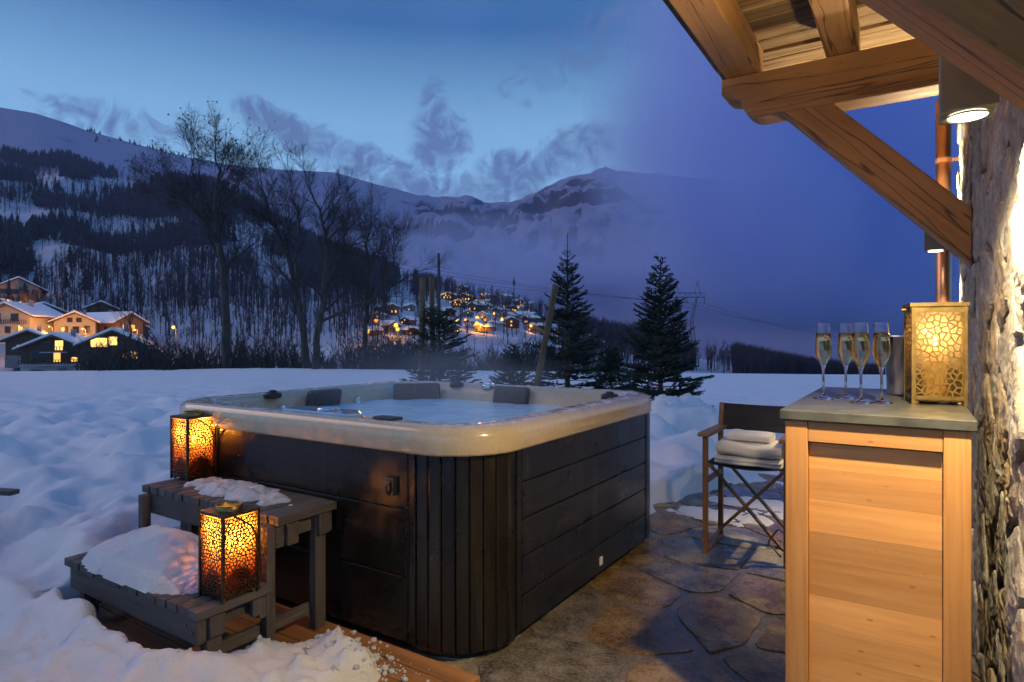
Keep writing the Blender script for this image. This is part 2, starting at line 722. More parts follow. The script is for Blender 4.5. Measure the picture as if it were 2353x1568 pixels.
def hill_hit(x, y, d0=D0 * .8):
    """where the line of sight through (x, y) meets the hillside"""
    u, sl = (x - 1176.5) / 1440, (775 - y) / 1440
    d = d0
    while d < 1100:
        if EYE + sl * d < hill(u, d):
            return d
        d += 3
    return None


hd = np.concatenate([np.linspace(40, 100, 6), np.geomspace(105, 1050, 90)])
hu = np.linspace(-1.45, 1.25, 170)
mb = MB()
for d in hd:
    for u in hu:
        D = float(np.interp(u, RU, RD))
        # rows are spread between the valley floor and a little past the ridge
        dd = d if d < 105 else 105 + (d - 105) / 945 * (D * 1.12 - 105)
        x, y = ld(u * dd, dd)
        mb.v.append((x, y, hill(u, dd)))
n_u = len(hu)
mb.f = [(i * n_u + j, i * n_u + j + 1, (i + 1) * n_u + j + 1, (i + 1) * n_u + j) for i in range(len(hd) - 1) for j in range(n_u - 1)]
tag(mb.build('forested_hillside', 'far_snow_shaded', smooth=True), kind='structure')

# the valley floor reaches the horizon under everything
mb = MB()
mb.v = [(-16000, -16000, -60), (16000, -16000, -60), (16000, 16000, -60), (-16000, 16000, -60)]
mb.f = [(0, 1, 2, 3)]
tag(mb.build('valley_floor', 'far_snow_shaded'), kind='structure')

MX = [-1000, -500, -200, 0, 80, 150, 200, 330, 420, 520, 620, 700, 770, 870, 930, 1000, 1040, 1075, 1100, 1130, 1190, 1220, 1250, 1290, 1330, 1360, 1385, 1410, 1500, 1700, 2100, 3000]
MY = [120, 180, 225, 247, 260, 282, 300, 336, 360, 378, 388, 393, 396, 425, 440, 455, 455, 451, 461, 467, 463, 447, 432, 413, 403, 396, 386, 391, 398, 420, 470, 560]
MD = [1700, 1750, 1800, 1900, 1950, 2000, 2050, 2150, 2250, 2350, 2450, 2550, 2700, 2900, 3000, 3200, 3250, 3250, 3300, 3350, 3300, 3200, 3100, 3000, 2950, 2900, 2900, 2900, 2800, 2700, 2600, 2600]
MU = [(x - 1176.5) / 1440 for x in MX]


def mountain(u, t):
    D = float(np.interp(u, MU, MD))
    y = float(np.interp(u, MU, MY))
    zr = EYE + (775 - y) / 1440 * D
    d = 650 + (D - 650) * t if t <= 1 else D + (t - 1) * 1500
    x, yy = ld(u * d, d)
    rocky = sstep(-.22, -.1, u) * (1 - .85 * sstep(.1, .3, u)) * sstep(.15, .5, t)
    if t <= 1:
        z = -30 + (zr + 30) * (t ** 1.25)
        r = 1 - abs(noise.noise(Vector((x * .0042, yy * .0042, 2))))
        r2 = 1 - abs(noise.noise(Vector((x * .011, yy * .011, 6))))
        k = math.sin(math.pi * min(1, t) ** 1.3)
        z += rocky * k * (190 * (r - .7) + 110 * (r2 - .7)) + (1 - rocky) * k * 26 * fbm(x * .002, yy * .002, 4, 4)
        z += rocky * (22 * fbm(x * .012, yy * .012, 3, 4) + 10 * fbm(x * .035, yy * .035, 3, 3)) * (.75 + .25 * min(1, (1 - t) * 8))
    else:
        z = zr - (t - 1) * 500
    return x, yy, z


mu = np.linspace(-1.4, 1.2, 330)
mt = np.concatenate([np.linspace(0, .5, 25), np.linspace(.51, 1, 60), [1.06, 1.3]])
mb = MB()
for t in mt:
    for u in mu:
        mb.v.append(mountain(u, t))
n_u = len(mu)
mb.f = [(i * n_u + j, i * n_u + j + 1, (i + 1) * n_u + j + 1, (i + 1) * n_u + j) for i in range(len(mt) - 1) for j in range(n_u - 1)]
tag(mb.build('mountain_range', 'mountain_rock_and_shaded_snow', smooth=True), kind='structure')

# ------------------------------------------------------------------ the wood on the hillside, one mass of trees
def proto_bare(rg):
    m = MB()

    def spike(a, b, r):
        a, b = Vector(a), Vector(b)
        d = (b - a).normalized()
        s = d.orthogonal().normalized()
        t = d.cross(s)
        m.add([a + s * r, a - s * r * .5 + t * r * .87, a - s * r * .5 - t * r * .87, b], [(0, 1, 3), (1, 2, 3), (2, 0, 3)])
    spike((0, 0, -.05), (rg.uniform(-.04, .04), rg.uniform(-.04, .04), 1.0), .019)
    for k in range(12):
        z = rg.uniform(.30, .85)
        a = rg.uniform(0, 6.3)
        L = rg.uniform(.18, .36) * (1.15 - z * .5)
        e = (L * .55 * math.cos(a), L * .55 * math.sin(a), z + L)
        spike((0, 0, z), e, .0085)
        if k % 2:
            b = rg.uniform(.3, .7)
            spike((e[0] * b, e[1] * b, z + L * b), (e[0] * b + rg.uniform(-.1, .1), e[1] * b + rg.uniform(-.1, .1), z + L * b + .13), .005)
    return m


def proto_fir(rg):
    m = MB()
    m.tube([(0, 0, -.05), (0, 0, .3)], .02, 3, False)
    for k in range(5):
        z0 = .14 + k * .165
        r0 = .19 * (1 - k * .17)
        n = 7
        base = [(r0 * rg.uniform(.7, 1.15) * math.cos(2 * math.pi * i / n), r0 * rg.uniform(.7, 1.15) * math.sin(2 * math.pi * i / n), z0 + rg.uniform(-.03, .03)) for i in range(n)]
        m.add(base + [(0, 0, z0 + .27)], [(i, (i + 1) % n, n) for i in range(n)])
    return m


def clearing(x, y):
    """open snowfields among the trees (picture places on the slope)"""
    for cx_, cy_, rx, ry in ((35, 505, 75, 38), (110, 590, 60, 30), (590, 540, 75, 28), (560, 580, 60, 20), (640, 620, 60, 22), (270, 428, 90, 16), (120, 420, 45, 14), (640, 655, 45, 25),
                             (930, 665, 22, 30), (1210, 815, 75, 40), (1640, 850, 45, 30), (330, 645, 60, 10), (1130, 655, 60, 10)):
        if ((x - cx_) / rx) ** 2 + ((y - cy_) / ry) ** 2 < 1:
            return True
    return False


def scatter(count, want, protos, rg, hmin, hmax):
    V, Fc, off = [], [], 0
    P = [(np.array(p.v), p.f) for p in protos]
    made = 0
    tries = 0
    while made < count and tries < count * 12:
        tries += 1
        u = rg.uniform(-1.1, .62)
        D = float(np.interp(u, RU, RD))
        d = D0 * 1.5 + (D - D0 * 1.5) * rg.random() ** .8
        z = hill(u, d)
        x = 1176.5 + u * 1440
        y = 775 - (z - EYE) / d * 1440
        xw, yw = ld(u * d, d)
        if not want(x, y, u, d, d / D, xw, yw, rg):
            continue
        pv, pf = P[rg.randrange(len(P))]
        h = min(rg.uniform(hmin, hmax), rg.uniform(36, 62) * d / 1440)
        a = rg.uniform(0, 6.28)
        ca, sa = math.cos(a), math.sin(a)
        w = h * rg.uniform(.8, 1.7)
        q = np.empty_like(pv)
        q[:, 0] = xw + (pv[:, 0] * ca - pv[:, 1] * sa) * w
        q[:, 1] = yw + (pv[:, 0] * sa + pv[:, 1] * ca) * w
        q[:, 2] = z + pv[:, 2] * h
        V.append(q)
        Fc += [tuple(i + off for i in f) for f in pf]
        off += len(pv)
        made += 1
    m = MB()
    m.v = [tuple(p) for p in np.concatenate(V)]
    m.f = Fc
    return m


def want_bare(x, y, u, d, t, xw, yw, rg):
    if clearing(x, y) and rg.random() < .93:
        return False
    if 890 < x < 1290 and y > 672:
        return rg.random() < .09
    if x > 1560 and y < 838:
        return False
    dn = .74 + 1.5 * fbm(xw * .006, yw * .006, 7, 3)
    if y < 690 and x < 520:
        dn += .12
    if t > .72:
        dn += .45
    if x < 70 and 530 < y < 600:
        dn = 1
    return rg.random() < dn


def want_fir(x, y, u, d, t, xw, yw, rg):
    if clearing(x, y) or x > 960:
        return False
    dn = -.1 + 1.1 * fbm(xw * .008, yw * .008, 21, 3)
    if t > .66:
        dn += .42 + 1.1 * max(0, t - .8)
    if x < 75 and 520 < y < 640:
        dn = .9
    if 60 < x < 520 and 440 < y < 560:
        dn += .35
    return rg.random() < dn


rg = random.Random(5)
mb = scatter(24000, want_bare, [proto_bare(rg) for _ in range(8)], rg, 6, 17)
tag(mb.build('bare_wood', 'forest_bark'), 'dark mass of leafless trees covering the snowy hillside', 'wood', kind='stuff')
mb = scatter(4600, want_fir, [proto_fir(rg) for _ in range(6)], rg, 8, 17)
tag(mb.build('fir_wood', 'conifer_far'), 'dark band of fir trees along the forested ridge', 'wood', kind='stuff')
# scattered trees along the crest of the smooth snow ridge
V = MB()
for k in range(46):
    x = rg.uniform(200, 430)
    u = (x - 1176.5) / 1440
    t = rg.uniform(.985, 1.0) if k < 36 else rg.uniform(.8, .97)
    px_, py_, pz_ = mountain(u, t)
    p = proto_fir(rg)
    h = rg.uniform(8, 17)
    V.add([(px_ + a * h * 1.6, py_ + b * h * 1.6, pz_ + c * h) for a, b, c in p.v], p.f)
tag(V.build('ridge_trees', 'conifer_far'), 'tiny dark trees dotted along the crest of the snow ridge', 'trees', kind='stuff')

# ------------------------------------------------------------------ thicket of bare shrubs beyond the edge of the garden
def crest_z(u, d):
    zc = float(np.interp(u, U_C, Z_C))
    if d < 17.5:
        return zc
    return zc - (.0026 * (d - 17.5) ** 2 if d < 45 else 1.97 + .145 * (d - 45))


def shrub(m, base, h, rg, n=9, r=.018):
    for k in range(n):
        a = rg.uniform(0, 6.28)
        lean = rg.uniform(.05, .55)
        L = h * rg.uniform(.6, 1)
        p = Vector(base) + Vector((rg.uniform(-.25, .25), rg.uniform(-.25, .25), -.3))
        pts = [p.copy()]
        d = Vector((math.cos(a) * lean, math.sin(a) * lean, 1)).normalized()
        for s_ in range(4):
            d = (d + Vector((rg.uniform(-.28, .28), rg.uniform(-.28, .28), .06))).normalized()
            p = p + d * L / 4
            pts.append(p.copy())
        m.tube(pts, [r, r * .8, r * .6, r * .4, r * .15], 3, False)
        for q in range(5):
            i = rg.randrange(1, 4)
            b = pts[i].lerp(pts[i + 1], rg.random())
            dd = (d + Vector((rg.uniform(-.9, .9), rg.uniform(-.9, .9), rg.uniform(-.1, .5)))).normalized()
            e = b + dd * L * rg.uniform(.15, .35)
            m.tube([b, b.lerp(e, .5) + Vector((rg.uniform(-.04, .04), rg.uniform(-.04, .04), .03)), e], [r * .5, r * .35, r * .1], 3, False)
            for w_ in range(2):
                b2 = b.lerp(e, rg.uniform(.3, .9))
                e2 = b2 + (dd + Vector((rg.uniform(-1, 1), rg.uniform(-1, 1), rg.uniform(0, .6)))).normalized() * L * rg.uniform(.07, .17)
                m.tube([b2, e2], [r * .28, r * .08], 3, False)


mb = MB()
rg = random.Random(21)
for k in range(330):
    x = rg.uniform(180, 1420)
    d = rg.uniform(24, 62)
    u = (x - 1176.5) / 1440
    z = crest_z(u, d)
    topy = 742 + 30 * fbm(x * .006, 1, 2, 2) + max(0, (250 - x)) * .8 + max(0, x - 900) * .10
    h = (EYE + (775 - topy) / 1440 * d - z) * rg.uniform(.35, 1.0)
    if h < .6:
        continue
    p = ld(u * d, d)
    shrub(mb, (p[0], p[1], z), min(h, 6.5), rg, 9, .02 + d * .0004)
tag(mb.build('bare_thicket', 'twig_bark'), 'dark tangle of bare shrubs beyond the edge of the snowy garden', 'thicket', kind='stuff')

# ================================================================== bare trees at the edge of the garden
def grow(m, tips, p, d, L, r, depth, rg, up=.12, spread=.75, sides=5):
    """one branch and everything that springs from it"""
    n = 5 if depth > 1 else 4
    pts, rad = [p.copy()], [r]
    for i in range(n):
        d = (d + Vector((rg.gauss(0, .13), rg.gauss(0, .13), rg.gauss(0, .10) + up * .35))).normalized()
        p = p + d * (L / n)
        pts.append(p.copy())
        rad.append(r * (1 - .62 * (i + 1) / n))
    m.tube(pts, rad, sides if depth > 2 else (4 if depth == 2 else 3), False)
    if depth <= 0:
        tips.append(pts[-1])
        return
    kids = rg.choice((4, 4, 5, 5)) if depth > 1 else rg.choice((4, 5, 6))
    for k in range(kids):
        t = .30 + .70 * (k + rg.random()) / kids
        i = min(n - 1, int(t * n))
        b = pts[i].lerp(pts[i + 1], t * n - i)
        ax = d.orthogonal().normalized()
        ax.rotate(Matrix.Rotation(rg.uniform(0, 6.283), 3, d))
        ang = spread * rg.uniform(.55, 1.1)
        nd = (d * math.cos(ang) + ax * math.sin(ang) + Vector((0, 0, up))).normalized()
        grow(m, tips, b, nd, L * rg.uniform(.50, .74), max(rad[i] * .58, .0045), depth - 1, rg, up, spread, sides)
    grow(m, tips, pts[-1], d, L * .55, rad[-1], depth - 1, rg, up, spread, sides)


def bare_tree(name, base, limbs, label, seed, leaves=0, depth=4, cat='tree'):
    """limbs: lists of (x, y) places in the picture, first one the trunk, thickness in metres, all d metres away"""
    rg = random.Random(seed)
    d = base[2]
    root = cam_pt(base[0], base[1], d)
    th = thing(name, root, label, cat)
    tr, cr, tips = MB(), MB(), []
    for (pts, r0, r1, subs, off) in limbs:
        w = []
        for i, (x, y) in enumerate(pts):
            if y < 560:
                y += (560 - y) * .36
            q = cam_pt(x, y, d + off * i / max(1, len(pts) - 1) + rg.uniform(-.15, .15))
            w.append(q)
        # smooth the limb with in-between joints
        ws, rs = [], []
        for i in range(len(w) - 1):
            for k in range(3):
                t = k / 3
                ws.append(w[i].lerp(w[i + 1], t) + Vector((rg.gauss(0, .025), rg.gauss(0, .025), 0)))
                rs.append(r0 + (r1 - r0) * (i + t) / (len(w) - 1))
        ws.append(w[-1])
        rs.append(r1)
        tr.tube(ws, rs, 7, True)
        n = len(ws)
        subs = int(subs * 1.35)
        for k in range(subs):
            t = .28 + .72 * (k + rg.random()) / subs
            i = min(n - 2, int(t * (n - 1)))
            dirn = (ws[i + 1] - ws[i]).normalized()
            ax = dirn.orthogonal().normalized()
            ax.rotate(Matrix.Rotation(rg.uniform(0, 6.283), 3, dirn))
            a = rg.uniform(.55, 1.0)
            nd = (dirn * math.cos(a) + ax * math.sin(a) + Vector((0, 0, .15))).normalized()
            grow(cr, tips, ws[i], nd, rg.uniform(.85, 1.6) * (1.25 - .5 * t) * d / 28, max(.012, rs[i] * .5), depth - 1, rg)
        dirn = (ws[-1] - ws[-2]).normalized()
        grow(cr, tips, ws[-1], dirn, 1.2 * d / 28, r1, depth - 1, rg)
    tr.build('trunk', 'bark', th, smooth=True)
    cr.build('crown', 'twig_bark', th)
    if leaves:
        lf = MB()
        for k in range(leaves):
            p = rg.choice(tips) + Vector((rg.gauss(0, .12), rg.gauss(0, .12), rg.gauss(0, .10)))
            s_ = rg.uniform(.035, .07)
            q = [p + Vector((rg.uniform(-1, 1), rg.uniform(-1, 1), rg.uniform(-1.2, .8))).normalized() * s_ for _ in range(4)]
            lf.add(q, [(0, 1, 2), (0, 2, 3), (0, 3, 1), (1, 3, 2)])
        tag(lf.build('withered_leaves', 'dead_leaf', th), kind='stuff')
    return th


bare_tree('bare_tree', (522, 905, 29), [
    ([(522, 905), (520, 740), (512, 620), (498, 530), (492, 450), (496, 370), (505, 300), (495, 250)], .21, .03, 12, -1.0),
    ([(505, 580), (478, 500), (450, 440), (415, 395), (370, 350)], .10, .025, 7, 1.0),
    ([(494, 470), (455, 370), (440, 300), (445, 250)], .06, .02, 6, .5),
    ([(498, 440), (530, 385), (555, 330), (560, 300)], .055, .018, 6, -.8),
    ([(440, 420), (390, 400), (350, 380)], .045, .018, 4, 1.0),
    ([(520, 640), (540, 560), (535, 520)], .05, .02, 3, .4)],
    'tall bare tree with withered leaves still hanging, left of the tub', 31, leaves=1500)
bare_tree('bare_tree', (705, 900, 26), [
    ([(705, 900), (700, 790), (688, 700), (665, 600), (640, 530), (620, 460), (612, 400), (600, 350)], .17, .025, 11, .8),
    ([(684, 680), (678, 600), (690, 520), (682, 440), (672, 380)], .08, .02, 8, -.8),
    ([(660, 580), (625, 540), (590, 505)], .045, .015, 4, .6),
    ([(690, 700), (655, 690), (615, 660), (590, 650)], .04, .015, 3, .6)],
    'leafless tree with pale forked trunk behind the left end of the tub', 32)
bare_tree('bare_tree', (722, 900, 24), [
    ([(722, 900), (728, 780), (742, 690), (752, 600), (745, 520), (735, 440), (712, 370)], .15, .022, 10, -.6),
    ([(742, 690), (770, 610), (790, 540), (800, 470)], .06, .018, 6, .6),
    ([(735, 740), (790, 715), (850, 690), (890, 660), (930, 640)], .065, .02, 6, -.5),
    ([(750, 580), (800, 565), (845, 550)], .04, .015, 5, .6)],
    'leafless tree with a long limb reaching right, beside the forked one', 33)
bare_tree('bare_tree', (835, 900, 30), [
    ([(835, 900), (838, 780), (845, 690), (850, 620), (842, 560), (850, 510)], .15, .03, 11, .5),
    ([(845, 700), (880, 640), (905, 600), (900, 560)], .07, .02, 6, -.6),
    ([(848, 640), (815, 590), (800, 545)], .06, .02, 6, .5)],
    'smaller leafless tree just left of the two wooden posts', 34)
bare_tree('young_bare_tree', (300, 900, 34), [
    ([(300, 900), (296, 820), (302, 760), (298, 715)], .07, .02, 8, .5)],
    'thin young bare tree standing in front of the floodlit chalet', 35, depth=3)

# ------------------------------------------------------------------ single trees that stand out against the snow further off
proto_b = [proto_bare(random.Random(100 + k)) for k in range(5)]
proto_me = []
for k, p in enumerate(proto_b):
    me = bpy.data.meshes.new('crown')
    me.from_pydata(p.v, [], p.f)
    me.materials.append(MAT['forest_bark'])
    proto_me.append(me)
rg = random.Random(77)
ORD = ['first', 'second', 'third', 'fourth', 'fifth', 'sixth', 'seventh', 'eighth', 'ninth', 'tenth', 'eleventh', 'twelfth', 'thirteenth', 'fourteenth', 'fifteenth', 'sixteenth', 'seventeenth', 'eighteenth',
       'nineteenth', 'twentieth', 'twenty-first', 'twenty-second', 'twenty-third', 'twenty-fourth', 'twenty-fifth', 'twenty-sixth']


def far_tree(x, y, hpx, d, label, group, wide=1.5):
    p = cam_pt(x, y, d)
    h = hpx * d / 1440
    o = bpy.data.objects.new('far_bare_tree', proto_me[rg.randrange(5)])
    COL.objects.link(o)
    o.location = p
    o.scale = (h * wide, h * wide, h)
    o.rotation_euler = (0, 0, rg.uniform(0, 6.28))
    tag(o, label, 'tree', group)


for k in range(15):
    x = 1118 + k * 8.2 + rg.uniform(-3, 3)
    y = 690 + (x - 1118) * .40 + rg.uniform(-2, 2)
    far_tree(x, y, rg.uniform(26, 40), 560, 'leafless tree, %s from the left in the row on the village skyline' % ORD[k], 'trees on the village skyline', 2.2)
for k, x in enumerate(sorted(rg.uniform(90, 560) for _ in range(26))):
    y = rg.uniform(655, 735)
    d = hill_hit(x, y) or 300
    far_tree(x, y + 2, rg.uniform(45, 75), d, 'slender leafless tree, %s from the left on the slope above the chalets' % ORD[k], 'trees above the lit chalets', 1.3)

# ================================================================== spruces, posts
def spruce(name, base, h, rmax, label, seed, dens=1.0, leader=.03, taper=.8, skew=0.0, broken=False):
    rg = random.Random(seed)
    th = thing(name, base, label, 'tree')
    b = Vector(base)
    tr, nd = MB(), MB()
    top = h * (.72 if broken else 1.0)
    pts = [b + Vector((skew * t * h, 0, t * top)) for t in (0, .25, .5, .75, 1)]
    tr.tube(pts, [.035 * h / 2.5 + .01, .03 * h / 2.5 + .008, .022 * h / 2.5 + .006, .014, .006], 7, True)

    def needles(p0, p1, n, ln):
        ax = (p1 - p0)
        L = ax.length
        if L < 1e-4:
            return
        ax.normalize()
        s0 = ax.orthogonal().normalized()
        t0 = ax.cross(s0)
        # the shoot itself
        nd.tube([p0, p1], [.006, .003], 3, False)
        for k in range(n):
            t = (k + rg.random()) / n
            a = rg.uniform(0, 6.283)
            o = s0 * math.cos(a) + t0 * math.sin(a)
            q = p0.lerp(p1, t)
            e = q + (o * .8 + ax * .65) * ln * rg.uniform(.8, 1.2)
            w = ax.cross(o) * .0055
            nd.add([q - w, q + w, e], [(0, 1, 2)])

    z = .06 * h
    while z < top * (1 - leader):
        t = z / h
        prof = (1 - t) ** taper * (1.0 if t > .12 else .75 + 2 * t)
        k = rg.randrange(7, 10) if t < .8 else rg.randrange(3, 5)
        a0 = rg.uniform(0, 6.28)
        for i in range(k):
            a = a0 + 6.283 * i / k + rg.uniform(-.25, .25)
            L = rmax * prof * rg.uniform(.72, 1.12) + .05
            rise = -.28 + .95 * t + rg.uniform(-.1, .1)
            o = b + Vector((skew * t * h, 0, z + rg.uniform(-.03, .03) * h))
            d = Vector((math.cos(a), math.sin(a), rise)).normalized()
            seg = [o]
            n = 4
            for s_ in range(n):
                d = (d + Vector((rg.uniform(-.1, .1), rg.uniform(-.1, .1), .10))).normalized()
                seg.append(seg[-1] + d * L / n)
            tr.tube(seg, [.010, .008, .006, .004, .002], 4, False)
            for s_ in range(n):
                needles(seg[s_].lerp(seg[s_ + 1], .25 if s_ == 0 else 0), seg[s_ + 1], int(26 * dens), .020)
            side = d.cross(Vector((0, 0, 1))).normalized()
            m = max(2, int(L / .085 * dens))
            for q in range(m):
                tt = .22 + .75 * (q + rg.random()) / m
                j = min(n - 1, int(tt * n))
                p = seg[j].lerp(seg[j + 1], tt * n - j)
                for sg in (-1, 1):
                    l2 = L * .42 * (1.1 - tt) * rg.uniform(.7, 1.2) + .04
                    dd = (d * .75 + side * sg * rg.uniform(.6, .95) + Vector((0, 0, rg.uniform(-.30, .10)))).normalized()
                    e = p + dd * l2
                    needles(p, e, int((14 + l2 * 110) * dens), .019)
                    if l2 > .13:
                        for w_ in range(2):
                            f = p.lerp(e, rg.uniform(.3, .75))
                            dd2 = (dd + side * rg.uniform(-.7, .7) + d * .3 + Vector((0, 0, rg.uniform(-.2, .1)))).normalized()
                            needles(f, f + dd2 * l2 * .45, int(12 * dens), .018)
        z += h * (.052 if t < .6 else .045) * rg.uniform(.85, 1.15) * (1 if t < .88 else 1.5)
    if not broken:
        needles(pts[-1] - Vector((0, 0, .12 * h)), pts[-1], int(30 * dens), .016)
    tr.build('trunk', 'spruce_bark', th)
    nd.build('crown', 'spruce_needles', th)
    return th


spruce('spruce_tree', cam_pt(1518, 985, 9.05), 2.46, .80, 'young spruce standing clear in the snow right of the tub', 3, dens=1.5)
spruce('spruce_tree', cam_pt(1304, 935, 11.9), 3.3, .98, 'spruce with a long bare leader behind the leaning post', 4, leader=.17, taper=1.0, dens=1.3)
spruce('spruce_tree', cam_pt(1010, 945, 11.2), 2.35, .92, 'broad ragged spruce without a top beside the two posts', 6, broken=True)
spruce('spruce_tree', cam_pt(1180, 950, 12.6), 1.35, .70, 'low bushy spruce behind the middle of the tub', 8)
spruce('spruce_tree', cam_pt(1405, 950, 12.4), 1.35, .66, 'low bushy spruce between the leaning post and the clear spruce', 9)

def post(x0, y0, x1, y1, d0, d1, r, label, cap=True):
    a, b = cam_pt(x0, y0, d0), cam_pt(x1, y1, d1)
    m = MB()
    n = 9
    rg_ = random.Random(int(x0))
    pts = [a.lerp(b, i / n) for i in range(n + 1)]
    m.tube(pts, [r * (1 - .12 * i / n) * rg_.uniform(.96, 1.04) for i in range(n + 1)], 10, True)
    o = m.build('wooden_post', 'old_post_wood', smooth=False, bevel=.004)
    tag(o, label, 'post')


post(1226, 925, 1277, 655, 11.0, 10.8, .062, 'weathered round post leaning right in front of the spruce leader')
post(968, 905, 971, 640, 11.4, 11.4, .062, 'upright ochre post with a sawn top, left of the pair')
post(996, 905, 992, 636, 11.7, 11.7, .055, 'darker upright post, right of the pair among spruce branches')

# ------------------------------------------------------------------ power line
pole_base = cam_pt(1008, 700, 90)
m = MB()
m.tube([cam_pt(1009, 735, 90), cam_pt(1008, 582, 90)], [.26, .18], 7)
tp = tag(m.build('utility_pole', 'pole_wood'), 'slim dark pole rising above the village, behind the two posts', 'pole')
m = MB()
m.tube([cam_pt(1173, 690, 520), cam_pt(1173, 642, 520)], [.5, .25], 6)
m = MB()
m.tube([cam_pt(1181, 705, 500), cam_pt(1181, 652, 500)], [.45, .3], 6)
m.lathe([(1.0, 0), (1.2, 2.0), (.4, 4.5), (.05, 6.5)], cam_pt(1181, 655, 500), 8)
tag(m.build('mast', 'pole_wood'), 'thin mast with a dark head on the skyline above the outlined chalets', 'mast')

PD = 175.0
pyl = cam_pt(1578, 835, PD)
th = thing('lattice_pylon', pyl, 'steel lattice power pylon behind the spruce right of the tub', 'pylon')
sx = Vector((CY, SY, 0))
sy_ = Vector((-SY, CY, 0))
HZ = 23.0
legs = MB()
for a in (-1, 1):
    for b_ in (-1, 1):
        q = [pyl + sx * a * 2.6 + sy_ * b_ * 2.6, pyl + sx * a * 1.3 + sy_ * b_ * 1.3 + Vector((0, 0, 12)), pyl + sx * a * 2.9 + sy_ * b_ * .7 + Vector((0, 0, 18.6))]
        lg = MB()
        lg.tube(q, .12, 4)
        lg.build('leg', 'galvanised_steel', th)
br = MB()
lv = [0, 3, 6, 9, 12]
for i in range(4):
    for (a, b_) in (((-1, -1), (1, -1)), ((1, -1), (1, 1)), ((1, 1), (-1, 1)), ((-1, 1), (-1, -1))):
        w0, w1 = 2.6 - 1.3 * lv[i] / 12, 2.6 - 1.3 * lv[i + 1] / 12
        P = lambda s_, w, z: pyl + sx * s_[0] * w + sy_ * s_[1] * w + Vector((0, 0, z))
        br.tube([P(a, w0, lv[i]), P(b_, w1, lv[i + 1])], .06, 3)
        br.tube([P(b_, w0, lv[i]), P(a, w1, lv[i + 1])], .06, 3)
for a in (-1, 1):
    for k in range(4):
        z0, z1 = 12 + k * 1.6, 12 + (k + 1) * 1.6
        w0, w1 = 1.3 + 1.6 * k / 4, 1.3 + 1.6 * (k + 1) / 4
        br.tube([pyl + sx * a * w0 + sy_ * .9 + Vector((0, 0, z0)), pyl + sx * a * w1 - sy_ * .9 + Vector((0, 0, z1))], .06, 3)
        br.tube([pyl + sx * a * w0 - sy_ * .9 + Vector((0, 0, z0)), pyl + sx * a * w1 + sy_ * .9 + Vector((0, 0, z1))], .06, 3)
br.build('bracing', 'galvanised_steel', th)
arm = MB()
for s_ in (-.7, .7):
    arm.tube([pyl - sx * 5.2 + sy_ * s_ * .4 + Vector((0, 0, 18.4)), pyl + sx * 5.2 + sy_ * s_ * .4 + Vector((0, 0, 18.4))], .11, 4)
    arm.tube([pyl - sx * 4.6 + sy_ * s_ * .4 + Vector((0, 0, 19.6)), pyl + sx * 4.6 + sy_ * s_ * .4 + Vector((0, 0, 19.6))], .10, 4)
for k in range(14):
    xa = -4.8 + k * .72
    arm.tube([pyl + sx * xa + Vector((0, 0, 18.4 if k % 2 else 19.6)), pyl + sx * (xa + .72) + Vector((0, 0, 19.6 if k % 2 else 18.4))], .06, 3)
for a in (-3.0, 3.0):
    arm.tube([pyl + sx * (a - .7) + Vector((0, 0, 19.6)), pyl + sx * a + Vector((0, 0, HZ))], .09, 4)
    arm.tube([pyl + sx * (a + .7) + Vector((0, 0, 19.6)), pyl + sx * a + Vector((0, 0, HZ))], .09, 4)
arm.build('crossarm', 'galvanised_steel', th)
ends = []
for a in (-4.9, 0, 4.9):
    ins = MB()
    ins.lathe([(.05, 0), (.14, .1), (.08, .3), (.14, .5), (.08, .7), (.14, .9), (.08, 1.1), (.14, 1.3), (.05, 1.6)], pyl + sx * a + Vector((0, 0, 16.8)), 6)
    ins.build('insulator', 'galvanised_steel', th)
    ends.append(pyl + sx * a + Vector((0, 0, 16.8)))


def wire(a, b, sag, label, r=.05):
    m = MB()
    n = 26
    m.tube([a.lerp(b, i / n) - Vector((0, 0, sag * 4 * (i / n) * (1 - i / n))) for i in range(n + 1)], r, 4, False)
    tag(m.build('power_line', 'wire_metal'), label, 'power line')


for i, (yl, nm) in enumerate(((366, 'uppermost'), (384, 'middle'), (408, 'lowest'))):
    wire(cam_pt(-60, yl, 210), ends[i], 5.5 + i, '%s of the power lines crossing the hillside left of the pylon' % nm, .055)
for i, (yl, nm) in enumerate(((752, 'uppermost'), (764, 'middle'), (776, 'lowest'))):
    wire(ends[i], cam_pt(1990, yl, 330), 3.0, '%s of the power lines running right from the pylon into the fog' % nm, .05)

# ================================================================== chalets
simple('plaster_pale', (.50, .42, .28), (.62, .53, .38), .9, 3)
simple('plaster_peach', (.55, .40, .30), (.66, .50, .38), .9, 3)
simple('plaster_grey', (.38, .38, .40), (.50, .50, .52), .9, 3)
simple('stone_far', (.16, .15, .15), (.34, .32, .30), .9, 6)
wood('chalet_boards', (.065, .038, .022), (.13, .08, .045), 'z', .8, 8, .6)
wood('chalet_boards_light', (.22, .12, .05), (.36, .21, .09), 'z', .8, 8, .6)
wood('chalet_timber', (.08, .05, .03), (.15, .10, .06), 'z', .8, 8, .6)
simple('dark_pane', (.012, .014, .022), (.025, .028, .04), .12, 5)
emit('lit_pane', (1.0, .44, .09), 1.3)
emit('lit_pane_bright', (1.0, .58, .16), 1.5)
emit('street_bulb', (1.0, .48, .10), 4)
emit('street_bulb_far', (1.0, .40, .06), 2.2)
emit('festoon', (1.0, .66, .12), 1.3)


